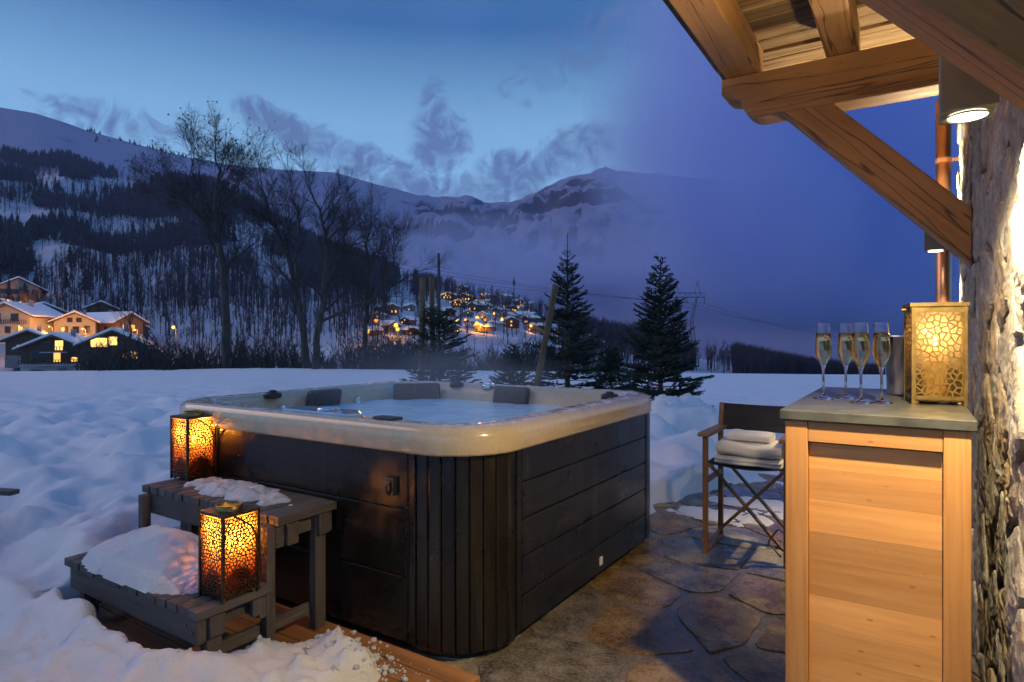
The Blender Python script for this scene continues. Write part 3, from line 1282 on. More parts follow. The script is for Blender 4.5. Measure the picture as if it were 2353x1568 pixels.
def house(pos, rz, w, l, he, rise, label, wall='chalet_boards', low='stone_far', lowh=0.0, over=.9, windows=(), balcony=(), chimney=True, snow=.45, group=None, porch=False):
    """gable end at local y=0 facing -y, ridge along +y; w across the gable, l along the ridge; windows: (face, a, z, w, h, lit)"""
    th = thing('chalet', pos, label, 'house', group, rz)
    hw = w / 2

    def P(m, name, mat, par=None):
        o = m.build(name, mat, par or th, local=True)
        ORG[o.name] = Vector((0, 0, 0))
        return o
    m = MB()
    m.prism_xz([(-hw, lowh), (hw, lowh), (hw, he), (0, he + rise), (-hw, he)], 0, l)
    P(m, 'wall', wall)
    if lowh > 0:
        P(MB().box(-hw - .08, hw + .08, -.08, l + .08, -1.5, lowh), 'ground_floor', low)
    t = .28
    sl = rise / hw
    ox = hw + over
    ze = he - over * sl
    m = MB()
    m.prism_xz([(-ox, ze), (0, he + rise), (ox, ze), (ox, ze + t), (0, he + rise + t), (-ox, ze + t)], -over, l + over)
    rf = P(m, 'roof', 'chalet_timber')
    if snow:
        m = MB()
        s0 = t + .01
        m.prism_xz([(-ox + .1, ze + s0 + .1 * sl), (0, he + rise + s0), (ox - .1, ze + s0 + .1 * sl), (ox - .15, ze + s0 + snow * .9), (0, he + rise + s0 + snow), (-ox + .15, ze + s0 + snow * .9)], -over + .08, l + over - .08)
        P(m, 'snow_cover', 'snow', rf)
    if chimney:
        P(MB().box(hw * .25, hw * .25 + .7, l * .45, l * .45 + .7, he + rise * .6, he + rise + 1.3), 'chimney', 'stone_far', rf)
    for (f, a, z, ww, hh, lit) in windows:
        m, fr = MB(), MB()
        e = .06
        if f == 'g':
            m.box(a - ww / 2, a + ww / 2, -e - .02, -e + .03, z, z + hh)
            fr.box(a - ww / 2 - .12, a + ww / 2 + .12, -e + .005, .05, z - .12, z + hh + .12)
        elif f == 'l':
            m.box(-hw - e - .02, -hw - e + .03, a - ww / 2, a + ww / 2, z, z + hh)
            fr.box(-hw - e + .005, -hw + .05, a - ww / 2 - .12, a + ww / 2 + .12, z - .12, z + hh + .12)
        else:
            m.box(hw + e - .03, hw + e + .02, a - ww / 2, a + ww / 2, z, z + hh)
            fr.box(hw - .05, hw + e - .005, a - ww / 2 - .12, a + ww / 2 + .12, z - .12, z + hh + .12)
        wi = P(fr, 'window', 'chalet_timber')
        P(m, 'pane', {0: 'dark_pane', 1: 'lit_pane', 2: 'lit_pane_bright'}[lit], wi)
    for (z, depth_, x0, x1) in balcony:
        m = MB().box(x0, x1, -depth_, -.02, z - .18, z)
        bo = P(m, 'balcony', 'plaster_grey')
        r_ = MB().box(x0, x1, -depth_, -depth_ + .06, z + .85, z + .95)
        n = int((x1 - x0) / .45)
        for k in range(n + 1):
            xx = x0 + (x1 - x0 - .08) * k / n
            r_.box(xx, xx + .12, -depth_, -depth_ + .05, z, z + .86)
        P(r_, 'railing', 'chalet_boards', bo)
    return th


def at(x, y, d):
    return cam_pt(x, y, d)


# rotation that turns the gable toward the camera direction: rz = YAW + turn
def hz(turn):
    return YAW + R(turn)


house(at(122, 882, 112), hz(22), 9.4, 14, 6.3, 2.2, 'dark timber chalet with white balconies, nearest on the left edge', low='plaster_grey', lowh=3.6, over=1.1,
      windows=[('g', .9, 6.0, 1.2, 1.7, 2), ('g', -.9, 6.0, .9, 1.6, 0), ('g', .6, 3.9, 1.0, 1.7, 1), ('g', -2.2, 3.9, 2.2, 1.9, 0), ('g', 3.2, 3.9, .9, .8, 1), ('g', -2.4, .4, 2.2, 2.2, 0), ('g', 1.4, .4, 1.4, 2.4, 0),
               ('l', 3, 4.2, 1.2, 1.0, 0), ('l', 8, 4.2, 1.2, 1.0, 0), ('l', 5, .8, 1.0, 1.0, 0), ('l', 10, .8, 1.0, 1.0, 0)], balcony=[(3.4, 1.5, -4.7, 5.2), (5.7, .9, -1.8, 2.2)])
house(at(258, 868, 106), hz(26), 9.0, 11, 5.6, 2.2, 'dark chalet with glowing gable windows, right of the balcony chalet', low='stone_far', lowh=2.6, over=1.0,
      windows=[('g', -1.9, 5.2, 2.3, 1.5, 2), ('g', .1, 5.5, 1.2, 1.4, 2), ('g', 1.9, 3.2, 1.0, .9, 1), ('g', 3.2, 3.2, .9, 1.2, 2), ('g', .8, .3, 1.0, 1.6, 0), ('g', 2.9, .4, .8, 1.4, 0), ('l', 4, 3.6, 1.2, 1.0, 0)])
house(at(172, 786, 150), hz(30), 8.2, 15, 4.8, 2.0, 'floodlit yellow-fronted chalet above the two dark ones', wall='plaster_pale', low='plaster_pale', lowh=1.0, over=1.2,
      windows=[('g', -1.0, 4.8, .9, .9, 0), ('g', .8, 4.8, .9, .9, 0), ('g', -2.0, 2.2, 1.1, 1.4, 0), ('g', .2, 2.2, 1.1, 1.4, 0), ('g', 2.4, 2.2, 1.0, 1.6, 0), ('l', 4, 2.0, 2.2, 2.2, 1), ('l', 10, 2.0, 1.5, 2.0, 0)])
house(at(297, 785, 158), hz(62), 7.0, 22, 4.9, 2.0, 'long snow-roofed chalet with amber gable behind the young bare tree', wall='chalet_boards_light', low='plaster_pale', lowh=2.0, over=1.2,
      windows=[('g', -1.2, 2.6, .9, 1.6, 1), ('g', .9, 2.6, .9, 1.6, 1), ('l', 4, 2.4, 1.2, 1.2, 0), ('l', 9, 2.4, 1.2, 1.2, 1), ('l', 15, 2.4, 1.2, 1.2, 0), ('l', 19, 2.4, 1.2, 1.2, 1)])
house(at(18, 775, 140), hz(8), 9.0, 12, 5.0, 2.3, 'amber-lit chalet with timber trusses cut by the left edge', wall='plaster_pale', low='plaster_pale', lowh=1.0, over=1.4,
      windows=[('g', -2.2, 3.6, 1.3, 1.6, 0), ('g', 1.4, 3.6, 1.4, 1.6, 0), ('g', -2.6, .8, 1.0, 1.5, 1), ('g', 0, .8, 1.0, 1.5, 0), ('g', 2.6, .8, 1.0, 1.5, 1)], balcony=[(2.9, 1.2, -4.4, 4.4)])
house(at(100, 752, hill_hit(100, 750) or 178), hz(48), 9.5, 17, 4.4, 2.2, 'dark chalet showing mostly its broad snowy roof behind the lit ones', over=1.2, lowh=1.0,
      windows=[('g', -1.5, 2.2, 1.1, 1.2, 0), ('g', 1.2, 2.2, 1.1, 1.2, 0)])
house(at(42, 706, hill_hit(42, 704) or 215), hz(40), 12, 24, 6.2, 3.2, 'large peach-walled building with a sloping snow roof, highest on the left', wall='plaster_peach', low='plaster_peach', lowh=1.0, over=2.0,
      windows=[('g', -4, 4.4, 2.4, 1.4, 0), ('g', -.8, 4.4, 2.4, 1.4, 0), ('g', 2.2, 4.4, 1.0, 1.4, 0), ('g', 4.2, 4.4, 1.0, 1.4, 0), ('g', -2.5, .8, 3.0, 1.8, 0), ('l', 5, 4.2, 3, 1.4, 0), ('l', 11, 4.2, 3, 1.4, 0), ('l', 17, 4.2, 3, 1.4, 0)])
house(at(2, 726, hill_hit(2, 724) or 175), hz(20), 6.5, 10, 3.2, 1.4, 'small orange-walled annex at the left edge under the peach building', wall='plaster_peach', low='plaster_peach', lowh=.5, over=.8, chimney=False)
house(at(232, 742, hill_hit(232, 740) or 185), hz(35), 8.0, 12, 4.2, 1.9, 'dark snow-roofed chalet just above the long amber-gabled one', over=1.0, lowh=1.0, windows=[('g', -1.5, 2.0, 1.0, 1.2, 0), ('g', 1.3, 2.0, 1.0, 1.2, 1)])
house(at(64, 828, 124), hz(30), 7.0, 10, 4.0, 1.7, 'dark low-roofed chalet wedged behind the balcony chalet', over=1.0, lowh=1.0, windows=[('g', -1.2, 1.8, 1.0, 1.2, 1), ('g', 1.3, 1.8, 1.0, 1.2, 0)])
house(at(324, 775, 165), hz(60), 3.6, 4.5, 2.2, 1.1, 'tiny hut with snow roof right of the amber-gabled chalet', wall='chalet_boards', chimney=False, over=.5, lowh=.3)
house(at(345, 838, 118), hz(50), 4.0, 5.5, 2.0, .8, 'low shed under thick snow beside the dark glowing-gable chalet', wall='chalet_boards', chimney=False, over=.5, lowh=.4, snow=.7)


def street_lamp(p, label, power, h=5.0, bulb='street_bulb', rb=.16, group=None, light=True, col=(1.0, .38, .03), soft=.3):
    th = thing('street_lamp', p, label, 'street lamp', group)
    b = Vector(p)
    m = MB()
    m.tube([b - Vector((0, 0, .5)), b + Vector((0, 0, h))], [.09, .06], 6)
    m.tube([b + Vector((0, 0, h)), b + Vector((0, 0, h + .25)) - sy_ * .5, b + Vector((0, 0, h + .2)) - sy_ * .9], .045, 5)
    m.build('post', 'pole_wood', th)
    q = b + Vector((0, 0, h + .12)) - sy_ * .9
    g = MB()
    g.lathe([(.01, -rb), (rb * .7, -rb * .7), (rb, 0), (rb * .7, rb * .7), (.01, rb)], q, 8)
    g.build('lamp_globe', bulb, th, smooth=True)
    if light:
        ldt = bpy.data.lights.new('street_light', 'POINT')
        ldt.energy = power
        ldt.color = col
        ldt.shadow_soft_size = soft
        lo = bpy.data.objects.new('street_light', ldt)
        COL.objects.link(lo)
        lo.parent = th
        lo.location = q - b + Vector((0, 0, -rb - .1)) - sy_ * .2
    return th


street_lamp(at(404, 790, 120), 'solitary bright street lamp glowing among the trees right of the chalets', 900, 3.0, rb=.30)
street_lamp(at(196, 806, 137), 'unseen street lamp hidden between the floodlit yellow chalet and the dark roofs', 4300, 4.6)  # this lamp and the next four are unseen, placed to light chalet walls
street_lamp(at(316, 800, 144), 'unseen street lamp lighting the amber gable of the long chalet', 2800, 4.0)
street_lamp(at(52, 800, 127), 'unseen street lamp lighting the trussed chalet at the left edge', 1700, 4.2)
street_lamp(at(120, 800, 139), 'unseen street lamp in the lane between trussed and yellow chalets', 1700, 4.6)
street_lamp(at(52, 726, (hill_hit(42, 704) or 215) - 15), 'unseen street lamp below the large peach building', 3600, 4.0)

# ------------------------------------------------------------------ the far village on its hill
rv = random.Random(9)
vill = []
festoon = [(1031, 690, 36, 'first'), (1066, 694, 38, 'second'), (1053, 706, 34, 'third'), (1096, 708, 34, 'fourth')]
FL = {'first': 'chalet with yellow light strings on its gable, leftmost of the upper pair', 'second': 'chalet with yellow light strings and many red windows, right of the upper pair',
      'third': 'chalet with yellow light strings on its gable, left of the lower pair', 'fourth': 'chalet with yellow light strings on its gable, right of the lower pair'}
for (x, y, wpx, nm) in festoon:
    d = (hill_hit(x, y) or 600) - 4
    p = at(x, y, d)
    w = wpx * d / 1440
    hw, rise, he = w / 2, w * .17, w * .33
    wins = [('g', (-.3 + .2 * k) * w, .12 * w, .08 * w, .11 * w, 1 if rv.random() < .7 else 0) for k in range(4)] + [('g', (-.2 + .2 * k) * w, .27 * w, .07 * w, .09 * w, 1 if rv.random() < .6 else 0) for k in range(3)]
    th = house(p, hz(rv.uniform(-14, 2)), w, w * 1.1, he, rise, FL[nm], over=w * .08, windows=wins, chimney=False, snow=.6, group='festooned chalets in the village')
    sl = rise / hw
    o = w * .08
    f = MB()
    r_ = w * .014
    f.tube([(-hw - o, -o - .2, he - o * sl), (0, -o - .2, he + rise)], r_, 4)
    f.tube([(0, -o - .2, he + rise), (hw + o, -o - .2, he - o * sl)], r_, 4)
    f.build('light_string', 'festoon', th, local=True)
spots = [(868, 742, 44), (842, 770, 30), (905, 762, 42), (930, 745, 30), (950, 770, 34), (900, 722, 46), (945, 715, 26), (985, 735, 30), (1020, 745, 30), (1048, 748, 26), (1035, 728, 34), (1005, 718, 28), (1075, 728, 28),
         (1110, 690, 28), (1130, 702, 30), (1150, 690, 30), (1163, 706, 26), (1178, 716, 30), (1196, 704, 30), (1210, 718, 28), (1140, 722, 30), (1160, 738, 40), (1185, 736, 34), (1207, 744, 34), (1228, 735, 30), (1243, 748, 34),
         (1085, 714, 32), (1118, 712, 22), (1175, 754, 46), (1130, 756, 30), (1075, 752, 30), (1222, 762, 34), (1260, 762, 30), (1287, 772, 30), (1100, 762, 34), (1045, 765, 30), (1330, 792, 30), (1375, 800, 26), (1060, 668, 22), (1225, 706, 24)]
WORD = ['amber-lit', 'dark']
WALLN = {'chalet_boards': 'dark timber', 'plaster_grey': 'grey-walled', 'stone_far': 'stone-walled', 'chalet_boards_light': 'reddish timber'}
ROWS = [('topmost', 0, 708), ('upper middle', 708, 724), ('middle', 724, 745), ('lower middle', 745, 757), ('lowest', 757, 900)]
for i, (x, y, wpx) in enumerate(spots):
    row = next(r for r in ROWS if r[1] <= y < r[2])
    pos_ = sorted(s_[0] for s_ in spots if row[1] <= s_[1] < row[2]).index(x)
    wl_ = rv.choice(('chalet_boards', 'chalet_boards', 'plaster_grey', 'stone_far', 'chalet_boards_light'))
    d = (hill_hit(x, y) or 560) - 4
    p = at(x, y, d)
    w = wpx * d / 1440 * .82
    wins = []
    for k in range(3):
        wins.append(('g', (-.28 + .28 * k) * w, .10 * w, .10 * w, .13 * w, 1 if rv.random() < .28 else 0))
    wins.append(('g', 0, .34 * w, .10 * w, .10 * w, 1 if rv.random() < .2 else 0))
    house(p, hz(rv.choice((-55, -40, -25, 10, 30, 48)) + rv.uniform(-8, 8)), w, w * rv.uniform(1.0, 1.5), w * rv.uniform(.34, .5), w * rv.uniform(.15, .22),
          '%s far village house, %s from the left in the %s row' % (WALLN[wl_], ORD[pos_], row[0]), over=w * .10, windows=wins, chimney=rv.random() < .4, snow=.6,
          wall=wl_, group='houses of the far village')
# the tall pale house in the middle
d = (hill_hit(1108, 745) or 560) - 8
w = 24 * d / 1440
house(at(1108, 748, d), hz(-18), w, w * .8, w * .95, w * .25, 'tall pale many-windowed house in the middle of the far village', wall='plaster_pale', low='plaster_pale', lowh=.5, over=w * .08,
      windows=[('g', (-.3 + .3 * a) * w, (.12 + .3 * b_) * w, .12 * w, .18 * w, 1 if (a + b_) % 3 == 0 else 0) for a in range(3) for b_ in range(3)])
lamps = [(865, 738, 1), (847, 762, 1), (911, 748, 1.4), (1050, 736, 1), (1097, 731, 2.2), (1096, 744, 1.6), (1104, 703, 1.4), (1107, 676, 1.0), (1165, 690, 1.2), (1184, 714, 1.3), (1136, 721, 1.2), (1154, 734, 1.6), (1220, 749, 1.5),
         (1120, 747, .8), (1282, 761, .9), (1234, 726, .7), (1191, 707, .8), (1020, 735, .6), (1008, 740, .5), (915, 757, 1.0), (1070, 735, .6), (1355, 770, .5)]
for il, (x, y, k) in enumerate(sorted(lamps)):
    d = (hill_hit(x, y + 12) or 560) - 16
    p = at(x, y, d)
    street_lamp(p - Vector((0, 0, 5.1)), 'orange street lamp of the far village, %s from the left' % ORD[il], 650 * k, 5.0, 'street_bulb_far', .55 * math.sqrt(k), 'street lamps of the far village', light=k >= .8, soft=.6)

# ================================================================== patio of flat natural stones
def stone_mat(name, a, b, c, wet_scale=1.1):
    """mottled flagstone; rain and melt water stand on it in patches and make it glossy"""
    t = NT(name)
    v = t.coords(rand=True)
    g = t.coords(rand=False, kind='Object')
    f = t.noise(v, 7, 8, .65)
    s = t.noise(v, 70, 5, .8)
    m = t.math('ADD', t.math('MULTIPLY', f, .5), t.math('MULTIPLY', s, .5))
    col = t.ramp(m, [(.40, a), (.5, b), (.60, c)])
    wet = t.ramp(t.noise(g, wet_scale, 4, .55), [(.38, gray(0)), (.48, gray(1))])
    col = t.mix(wet, col, t.mix(1.0, col, (.50, .47, .47), 'MULTIPLY'))
    rg = t.mix(wet, gray(.60), gray(.05))
    bs = t.math('MULTIPLY_ADD', wet, -.011)
    bs.node.inputs[2].default_value = .014
    bn = t.n('ShaderNodeBump')
    bn.inputs['Strength'].default_value = .8
    t.set(bn.inputs['Height'], m)
    t.set(bn.inputs['Distance'], bs)
    t.bsdf(Base_Color=col, Roughness=rg, Normal=bn.outputs[0])


stone_mat('flagstone_ochre', (.11, .068, .026), (.30, .20, .085), (.50, .38, .20))
stone_mat('flagstone_grey', (.08, .075, .068), (.24, .22, .18), (.44, .40, .33))
stone_mat('flagstone_rust', (.09, .05, .022), (.25, .145, .06), (.42, .30, .16))
stone_mat('mortar', (.14, .12, .09), (.25, .22, .17), (.38, .34, .28))

patio = MB()
patio.box(-4.0, 1.2, -1.6, 7.0, -.30, -.006)
patio_o = tag(patio.build('patio', 'mortar'), kind='structure')
rs = random.Random(14)
pts = jitter_grid(-1.75, .35, -.4, 6.2, .47, .40, .42, rs)
for poly in voronoi(pts, -1.78, .38, -.5, 6.4, 1.6):
    q = inset(poly, rs.uniform(.012, .026)) if len(poly) > 2 else None
    if not q or len(q) < 3:
        continue
    # cut corners and wander the edges so that the stones are not straight-sided
    cxm, cym = sum(p[0] for p in q) / len(q), sum(p[1] for p in q) / len(q)
    ring = []
    for i in range(len(q)):
        a, b = q[i], q[(i + 1) % len(q)]
        L = math.hypot(b[0] - a[0], b[1] - a[1])
        n = max(2, int(L / .05))
        for k in range(n):
            t = k / n
            ring.append((a[0] + (b[0] - a[0]) * t, a[1] + (b[1] - a[1]) * t))
    for _ in range(1):
        ring = [((ring[i - 1][0] + 2 * ring[i][0] + ring[(i + 1) % len(ring)][0]) / 4, (ring[i - 1][1] + 2 * ring[i][1] + ring[(i + 1) % len(ring)][1]) / 4) for i in range(len(ring))]
    if len(ring) < 5:
        continue
    tilt = (rs.uniform(-.006, .006), rs.uniform(-.006, .006))
    m = MB()
    rings = []
    for (k, z) in ((1.0, -.020), (.997, -.001), (.990, .001), (.6, .002), (.25, .002)):
        rr = []
        for (x, y) in ring:
            wob = 1 + .05 * noise.noise(Vector((x * 9, y * 9, 4))) + .02 * noise.noise(Vector((x * 30, y * 30, 4)))
            X, Y = cxm + (x - cxm) * k * wob, cym + (y - cym) * k * wob
            zz = z + (X - cxm) * tilt[0] + (Y - cym) * tilt[1] + (.003 * noise.noise(Vector((X * 8, Y * 8, 1))) if z > 0 else 0)
            rr.append((X, Y, zz))
        rings.append(rr)
    m.loft(rings, cap1=True)
    m.build('flagstone', rs.choice(('flagstone_ochre', 'flagstone_ochre', 'flagstone_grey', 'flagstone_grey', 'flagstone_rust')), patio_o, smooth=False)

def remnant(cx_, cy_, rx, ry, sd_):
    def fn(x, y):
        e = 1 - ((x - cx_) / rx) ** 2 - ((y - cy_) / ry) ** 2 + 1.5 * fbm(x * 5, y * 7, sd_, 4)
        return .020 * min(1, max(0, e)) ** .6 + .006 * fbm(x * 22, y * 22, sd_, 3) if e > 0 else -.01
    return fn


REMNANTS = [(-1.18, 4.72, .30, .16, 3, 'torn patch of trodden snow on the patio beside the tub corner'),
            (-.62, 4.98, .34, .14, 9, 'streak of trodden snow on the patio behind the chair'),
            (-1.05, 5.20, .40, .13, 14, 'long strip of crusted snow where the patio meets the garden')]
# ------------------------------------------------------------------ timber deck in front of the tub
wood('deck_wood', (.20, .085, .03), (.40, .19, .07), 'x', .5, 22, 1.2)
deck = thing('timber_deck', (-2.4, 1.6, 0), 'brown timber deck strip in front of the tub, mostly under snow', 'deck')
for i, (y0, y1) in enumerate(((1.862, 1.955), (1.765, 1.857), (1.668, 1.760), (1.571, 1.663), (1.474, 1.566), (1.377, 1.469), (1.28, 1.372))):
    MB().box(-3.7, -1.40 + (.015 if i % 2 else 0) - .0 * i, y0, y1, -.012, .022).build('plank', 'deck_wood', deck, bevel=.004)

# ================================================================== the hot tub
def acrylic():
    t = NT('tub_acrylic')
    v = t.coords(rand=False)
    f = t.noise(v, 5, 6, .6, 1.2)
    vein = t.ramp(t.noise(v, 2.2, 8, .7, 2.5), [(.46, gray(0)), (.50, gray(1)), (.54, gray(0))])
    col = t.ramp(f, [(.25, (.50, .40, .25)), (.75, (.58, .47, .31))])
    col = t.mix(t.math('MULTIPLY', vein, .22), col, (.70, .62, .48))
    # hoar frost lies on the flat of the rim
    g = t.n('ShaderNodeNewGeometry')
    sp = t.n('ShaderNodeSeparateXYZ')
    t.t.links.new(g.outputs['Normal'], sp.inputs[0])
    fr = t.math('MULTIPLY', t.ramp(sp.outputs[2], [(.93, gray(0)), (.99, gray(1))]), t.ramp(t.noise(v, 15, 8, .72), [(.50, gray(0)), (.62, gray(1))]))
    col = t.mix(t.math('MULTIPLY', fr, .6), col, (.74, .78, .84))
    rg = t.mix(fr, gray(.20), gray(.6))
    t.bsdf(Base_Color=col, Roughness=rg, Normal=t.bump(fr, .12, .006), Coat_Weight=.35, Coat_Roughness=.08)


acrylic()


def panel_mat(name, axis):
    """near-black stained boards, damp, with a faint grain and run marks"""
    t = NT(name)
    st = [26.0] * 3
    st['xyz'.index(axis)] = 1.4
    v = t.coords(tuple(st))
    f = t.noise(v, 1.0, 6, .6, .5)
    runs = t.noise(t.coords((28, 28, 1.1), rand=False), 1.0, 4, .6)
    blot = t.noise(t.coords(rand=False), 3.2, 5, .6)
    k = t.math('ADD', t.math('MULTIPLY', f, .6), t.math('MULTIPLY', runs, .4))
    col = t.ramp(k, [(.35, (.004, .0035, .003)), (.66, (.015, .0125, .010))])
    salt = t.math('MULTIPLY', t.ramp(runs, [(.56, gray(0)), (.72, gray(1))]), t.ramp(blot, [(.45, gray(0)), (.62, gray(1))]))
    col = t.mix(t.math('MULTIPLY', salt, .35), col, (.11, .095, .08))
    rg = t.ramp(blot, [(.35, gray(.20)), (.65, gray(.40))])
    t.bsdf(Base_Color=col, Roughness=rg, Normal=t.bump(k, .25, .004))


panel_mat('tub_board_x', 'x')
panel_mat('tub_board_y', 'y')
panel_mat('tub_board_z', 'z')
simple('black_plastic', (.012, .012, .013), (.025, .025, .026), .35, 20)
simple('headrest_foam', (.055, .045, .040), (.085, .070, .062), .45, 30, bump=.15, bscale=60)
simple('white_plastic', (.65, .65, .62), (.75, .74, .70), .4, 10)
simple('chrome', (.70, .70, .72), (.80, .80, .82), .12, 10, Metallic=1.0)
simple('blue_lid_plastic', (.30, .46, .62), (.42, .58, .74), .12, 8, Coat_Weight=.5)


def water_mat():
    t = NT('tub_water')
    v = t.coords(rand=False)
    w = t.math('ADD', t.noise(v, 9, 4, .55, .8), t.math('MULTIPLY', t.noise(v, 34, 3, .5), .35))
    t.bsdf(Base_Color=(.54, .82, .97), Roughness=.16, IOR=1.33, Normal=t.bump(w, .5, .02), Specular_IOR_Level=.5)


water_mat()
TX0, TX1, TY0, TY1 = -3.655, -1.40, 1.93, 4.06
TZ = .957


def rrect(x0, x1, y0, y1, r, n=14, z=0.0):
    """rounded rectangle, counter-clockwise, 4*(n+1) corner points plus straight-side points"""
    out = []
    for (cx_, cy_, a0) in ((x1 - r, y0 + r, -90), (x1 - r, y1 - r, 0), (x0 + r, y1 - r, 90), (x0 + r, y0 + r, 180)):
        for k in range(n + 1):
            a = R(a0 + 90 * k / n)
            out.append((cx_ + r * math.cos(a), cy_ + r * math.sin(a), z))
    res = []
    for i in range(len(out)):
        a, b = out[i], out[(i + 1) % len(out)]
        res.append(a)
        if math.hypot(b[0] - a[0], b[1] - a[1]) > .4:
            for k in range(1, 24):
                t = k / 24
                res.append((a[0] + (b[0] - a[0]) * t, a[1] + (b[1] - a[1]) * t, z))
    return res


tub = thing('hot_tub', ((TX0 + TX1) / 2, (TY0 + TY1) / 2, 0), 'square hot tub with beige rim and black boarded sides, filled with water', 'hot tub')


def ring(ins, z, r, wave=0.0):
    pts = rrect(TX0 + ins, TX1 - ins, TY0 + ins, TY1 - ins, r, z=z)
    if wave:
        cxm, cym = (TX0 + TX1) / 2, (TY0 + TY1) / 2
        o = []
        for (x, y, zz) in pts:
            a = math.atan2(y - cym, x - cxm)
            k = 1 + wave * (math.cos(4 * (a - .1)) * .5 + .35 * math.cos(9 * a + .6))
            o.append((cxm + (x - cxm) * k, cym + (y - cym) * k, zz))
        pts = o
    return pts


rim = MB()
rim.loft([ring(.05, .846, .26), ring(.004, .842, .30), ring(0, .852, .30), ring(0, .915, .30), ring(.006, .936, .296), ring(.020, .951, .285), ring(.040, TZ, .27),
          ring(.125, TZ, .22), ring(.138, TZ - .004, .21), ring(.150, TZ - .020, .21), ring(.175, TZ - .026, .21), ring(.190, TZ - .034, .21, .012), ring(.215, TZ - .085, .22, .022), ring(.25, TZ - .15, .24, .032),
          ring(.31, TZ - .28, .26, .04), ring(.40, TZ - .42, .28, .04), ring(.55, .40, .3, .03)], cap1=True)
rim_o = rim.build('shell', 'tub_acrylic', tub, smooth=True)
wt_ = MB()
cxm, cym = (TX0 + TX1) / 2, (TY0 + TY1) / 2
N = 46
for i in range(N + 1):
    for j in range(N + 1):
        x, y = TX0 + .14 + (TX1 - TX0 - .28) * i / N, TY0 + .14 + (TY1 - TY0 - .28) * j / N
        wt_.v.append((x, y,   .842 + .008 * fbm(x * 4.5, y * 4.5, 6, 3)))
wt_.f = [(i * (N + 1) + j, (i + 1) * (N + 1) + j, (i + 1) * (N + 1) + j + 1, i * (N + 1) + j + 1) for i in range(N) for j in range(N)]
# keep only the water inside the shell
keep = []
for f in wt_.f:
    xm = sum(wt_.v[i][0] for i in f) / 4
    ym = sum(wt_.v[i][1] for i in f) / 4
    dx, dy = max(0, abs(xm - cxm) - ((TX1 - TX0) / 2 - .45)), max(0, abs(ym - cym) - ((TY1 - TY0) / 2 - .45))
    if math.hypot(dx, dy) < .265:
        keep.append(f)
wt_.f = keep
wt_.build('water', 'tub_water', tub, smooth=True)


def pad(c, rz, w, h, t, tilt, name, mat, parent, bevel=.018):
    m = MB()
    m.box(-w / 2, w / 2, -t / 2, t / 2, -h / 2, h / 2)
    M_ = Matrix.Translation(Vector(c)) @ Matrix.Rotation(rz, 4, 'Z') @ Matrix.Rotation(tilt, 4, 'X')
    m.v = [tuple(M_ @ Vector(p)) for p in m.v]
    return m.build(name, mat, parent, smooth=False, bevel=bevel, seg=4)


pad((TX0 + .235, 2.93, .885), R(90), .27, .15, .06, R(12), 'headrest', 'headrest_foam', tub)
pad((TX0 + .40, TY1 - .36, .885), R(45), .36, .15, .06, R(-12), 'headrest', 'headrest_foam', tub)
pad((-2.47, TY1 - .225, .885), R(0), .29, .15, .06, R(-12), 'headrest', 'headrest_foam', tub)
for (x, y) in ((-3.46, 2.55), (-3.02, TY1 - .16), (-1.60, 3.62), (-2.72, TY1 - .15)):
    m = MB()
    m.lathe([(.055, -.02), (.055, .005), (.045, .014), (.042, .006), (.026, .006), (.026, .022), (.018, .028), (.0, .029)], (x, y, TZ - .004), 20)
    m.build('diverter_knob', 'chrome' if x > -2.9 and x < -2 else 'black_plastic', tub, smooth=True, bevel=.002)
# filter lid on the near-left corner of the rim
m = MB()
m.prism(inset([(-2.62, 1.975), (-2.16, 1.975), (-2.12, 2.04), (-2.24, 2.135), (-2.62, 2.135)], .004), TZ - .004, TZ + .014)
lid = m.build('filter_lid', 'blue_lid_plastic', tub, bevel=.006)
m = MB()
m.lathe([(.058, .0), (.058, .012), (.05, .016), (.044, .010), (.0, .010)], (-2.36, 2.055, TZ + .013), 24)
m.build('lid_handle', 'chrome', lid, smooth=True)
m = MB().box(-2.02, -1.90, 2.0, 2.07, TZ - .004, TZ + .012)
m.build('control_pad', 'black_plastic', tub, bevel=.005)
# jets in the far walls
for (x, y, rz) in ((-3.43, 2.6, 90), (-3.43, 3.25, 90), (-3.0, 3.86, 0), (-2.1, 3.86, 0)):
    m = MB()
    m.lathe([(.028, 0), (.028, .012), (.018, .016), (.0, .008)], (0, 0, 0), 14)
    M_ = Matrix.Translation((x, y, .855)) @ Matrix.Rotation(R(rz - 180 if rz == 0 else 0), 4, 'Z') @ Matrix.Rotation(R(90), 4, 'X' if rz == 0 else 'Y')
    m.v = [tuple(M_ @ Vector(p)) for p in m.v]
    m.build('jet', 'chrome', tub, smooth=True)

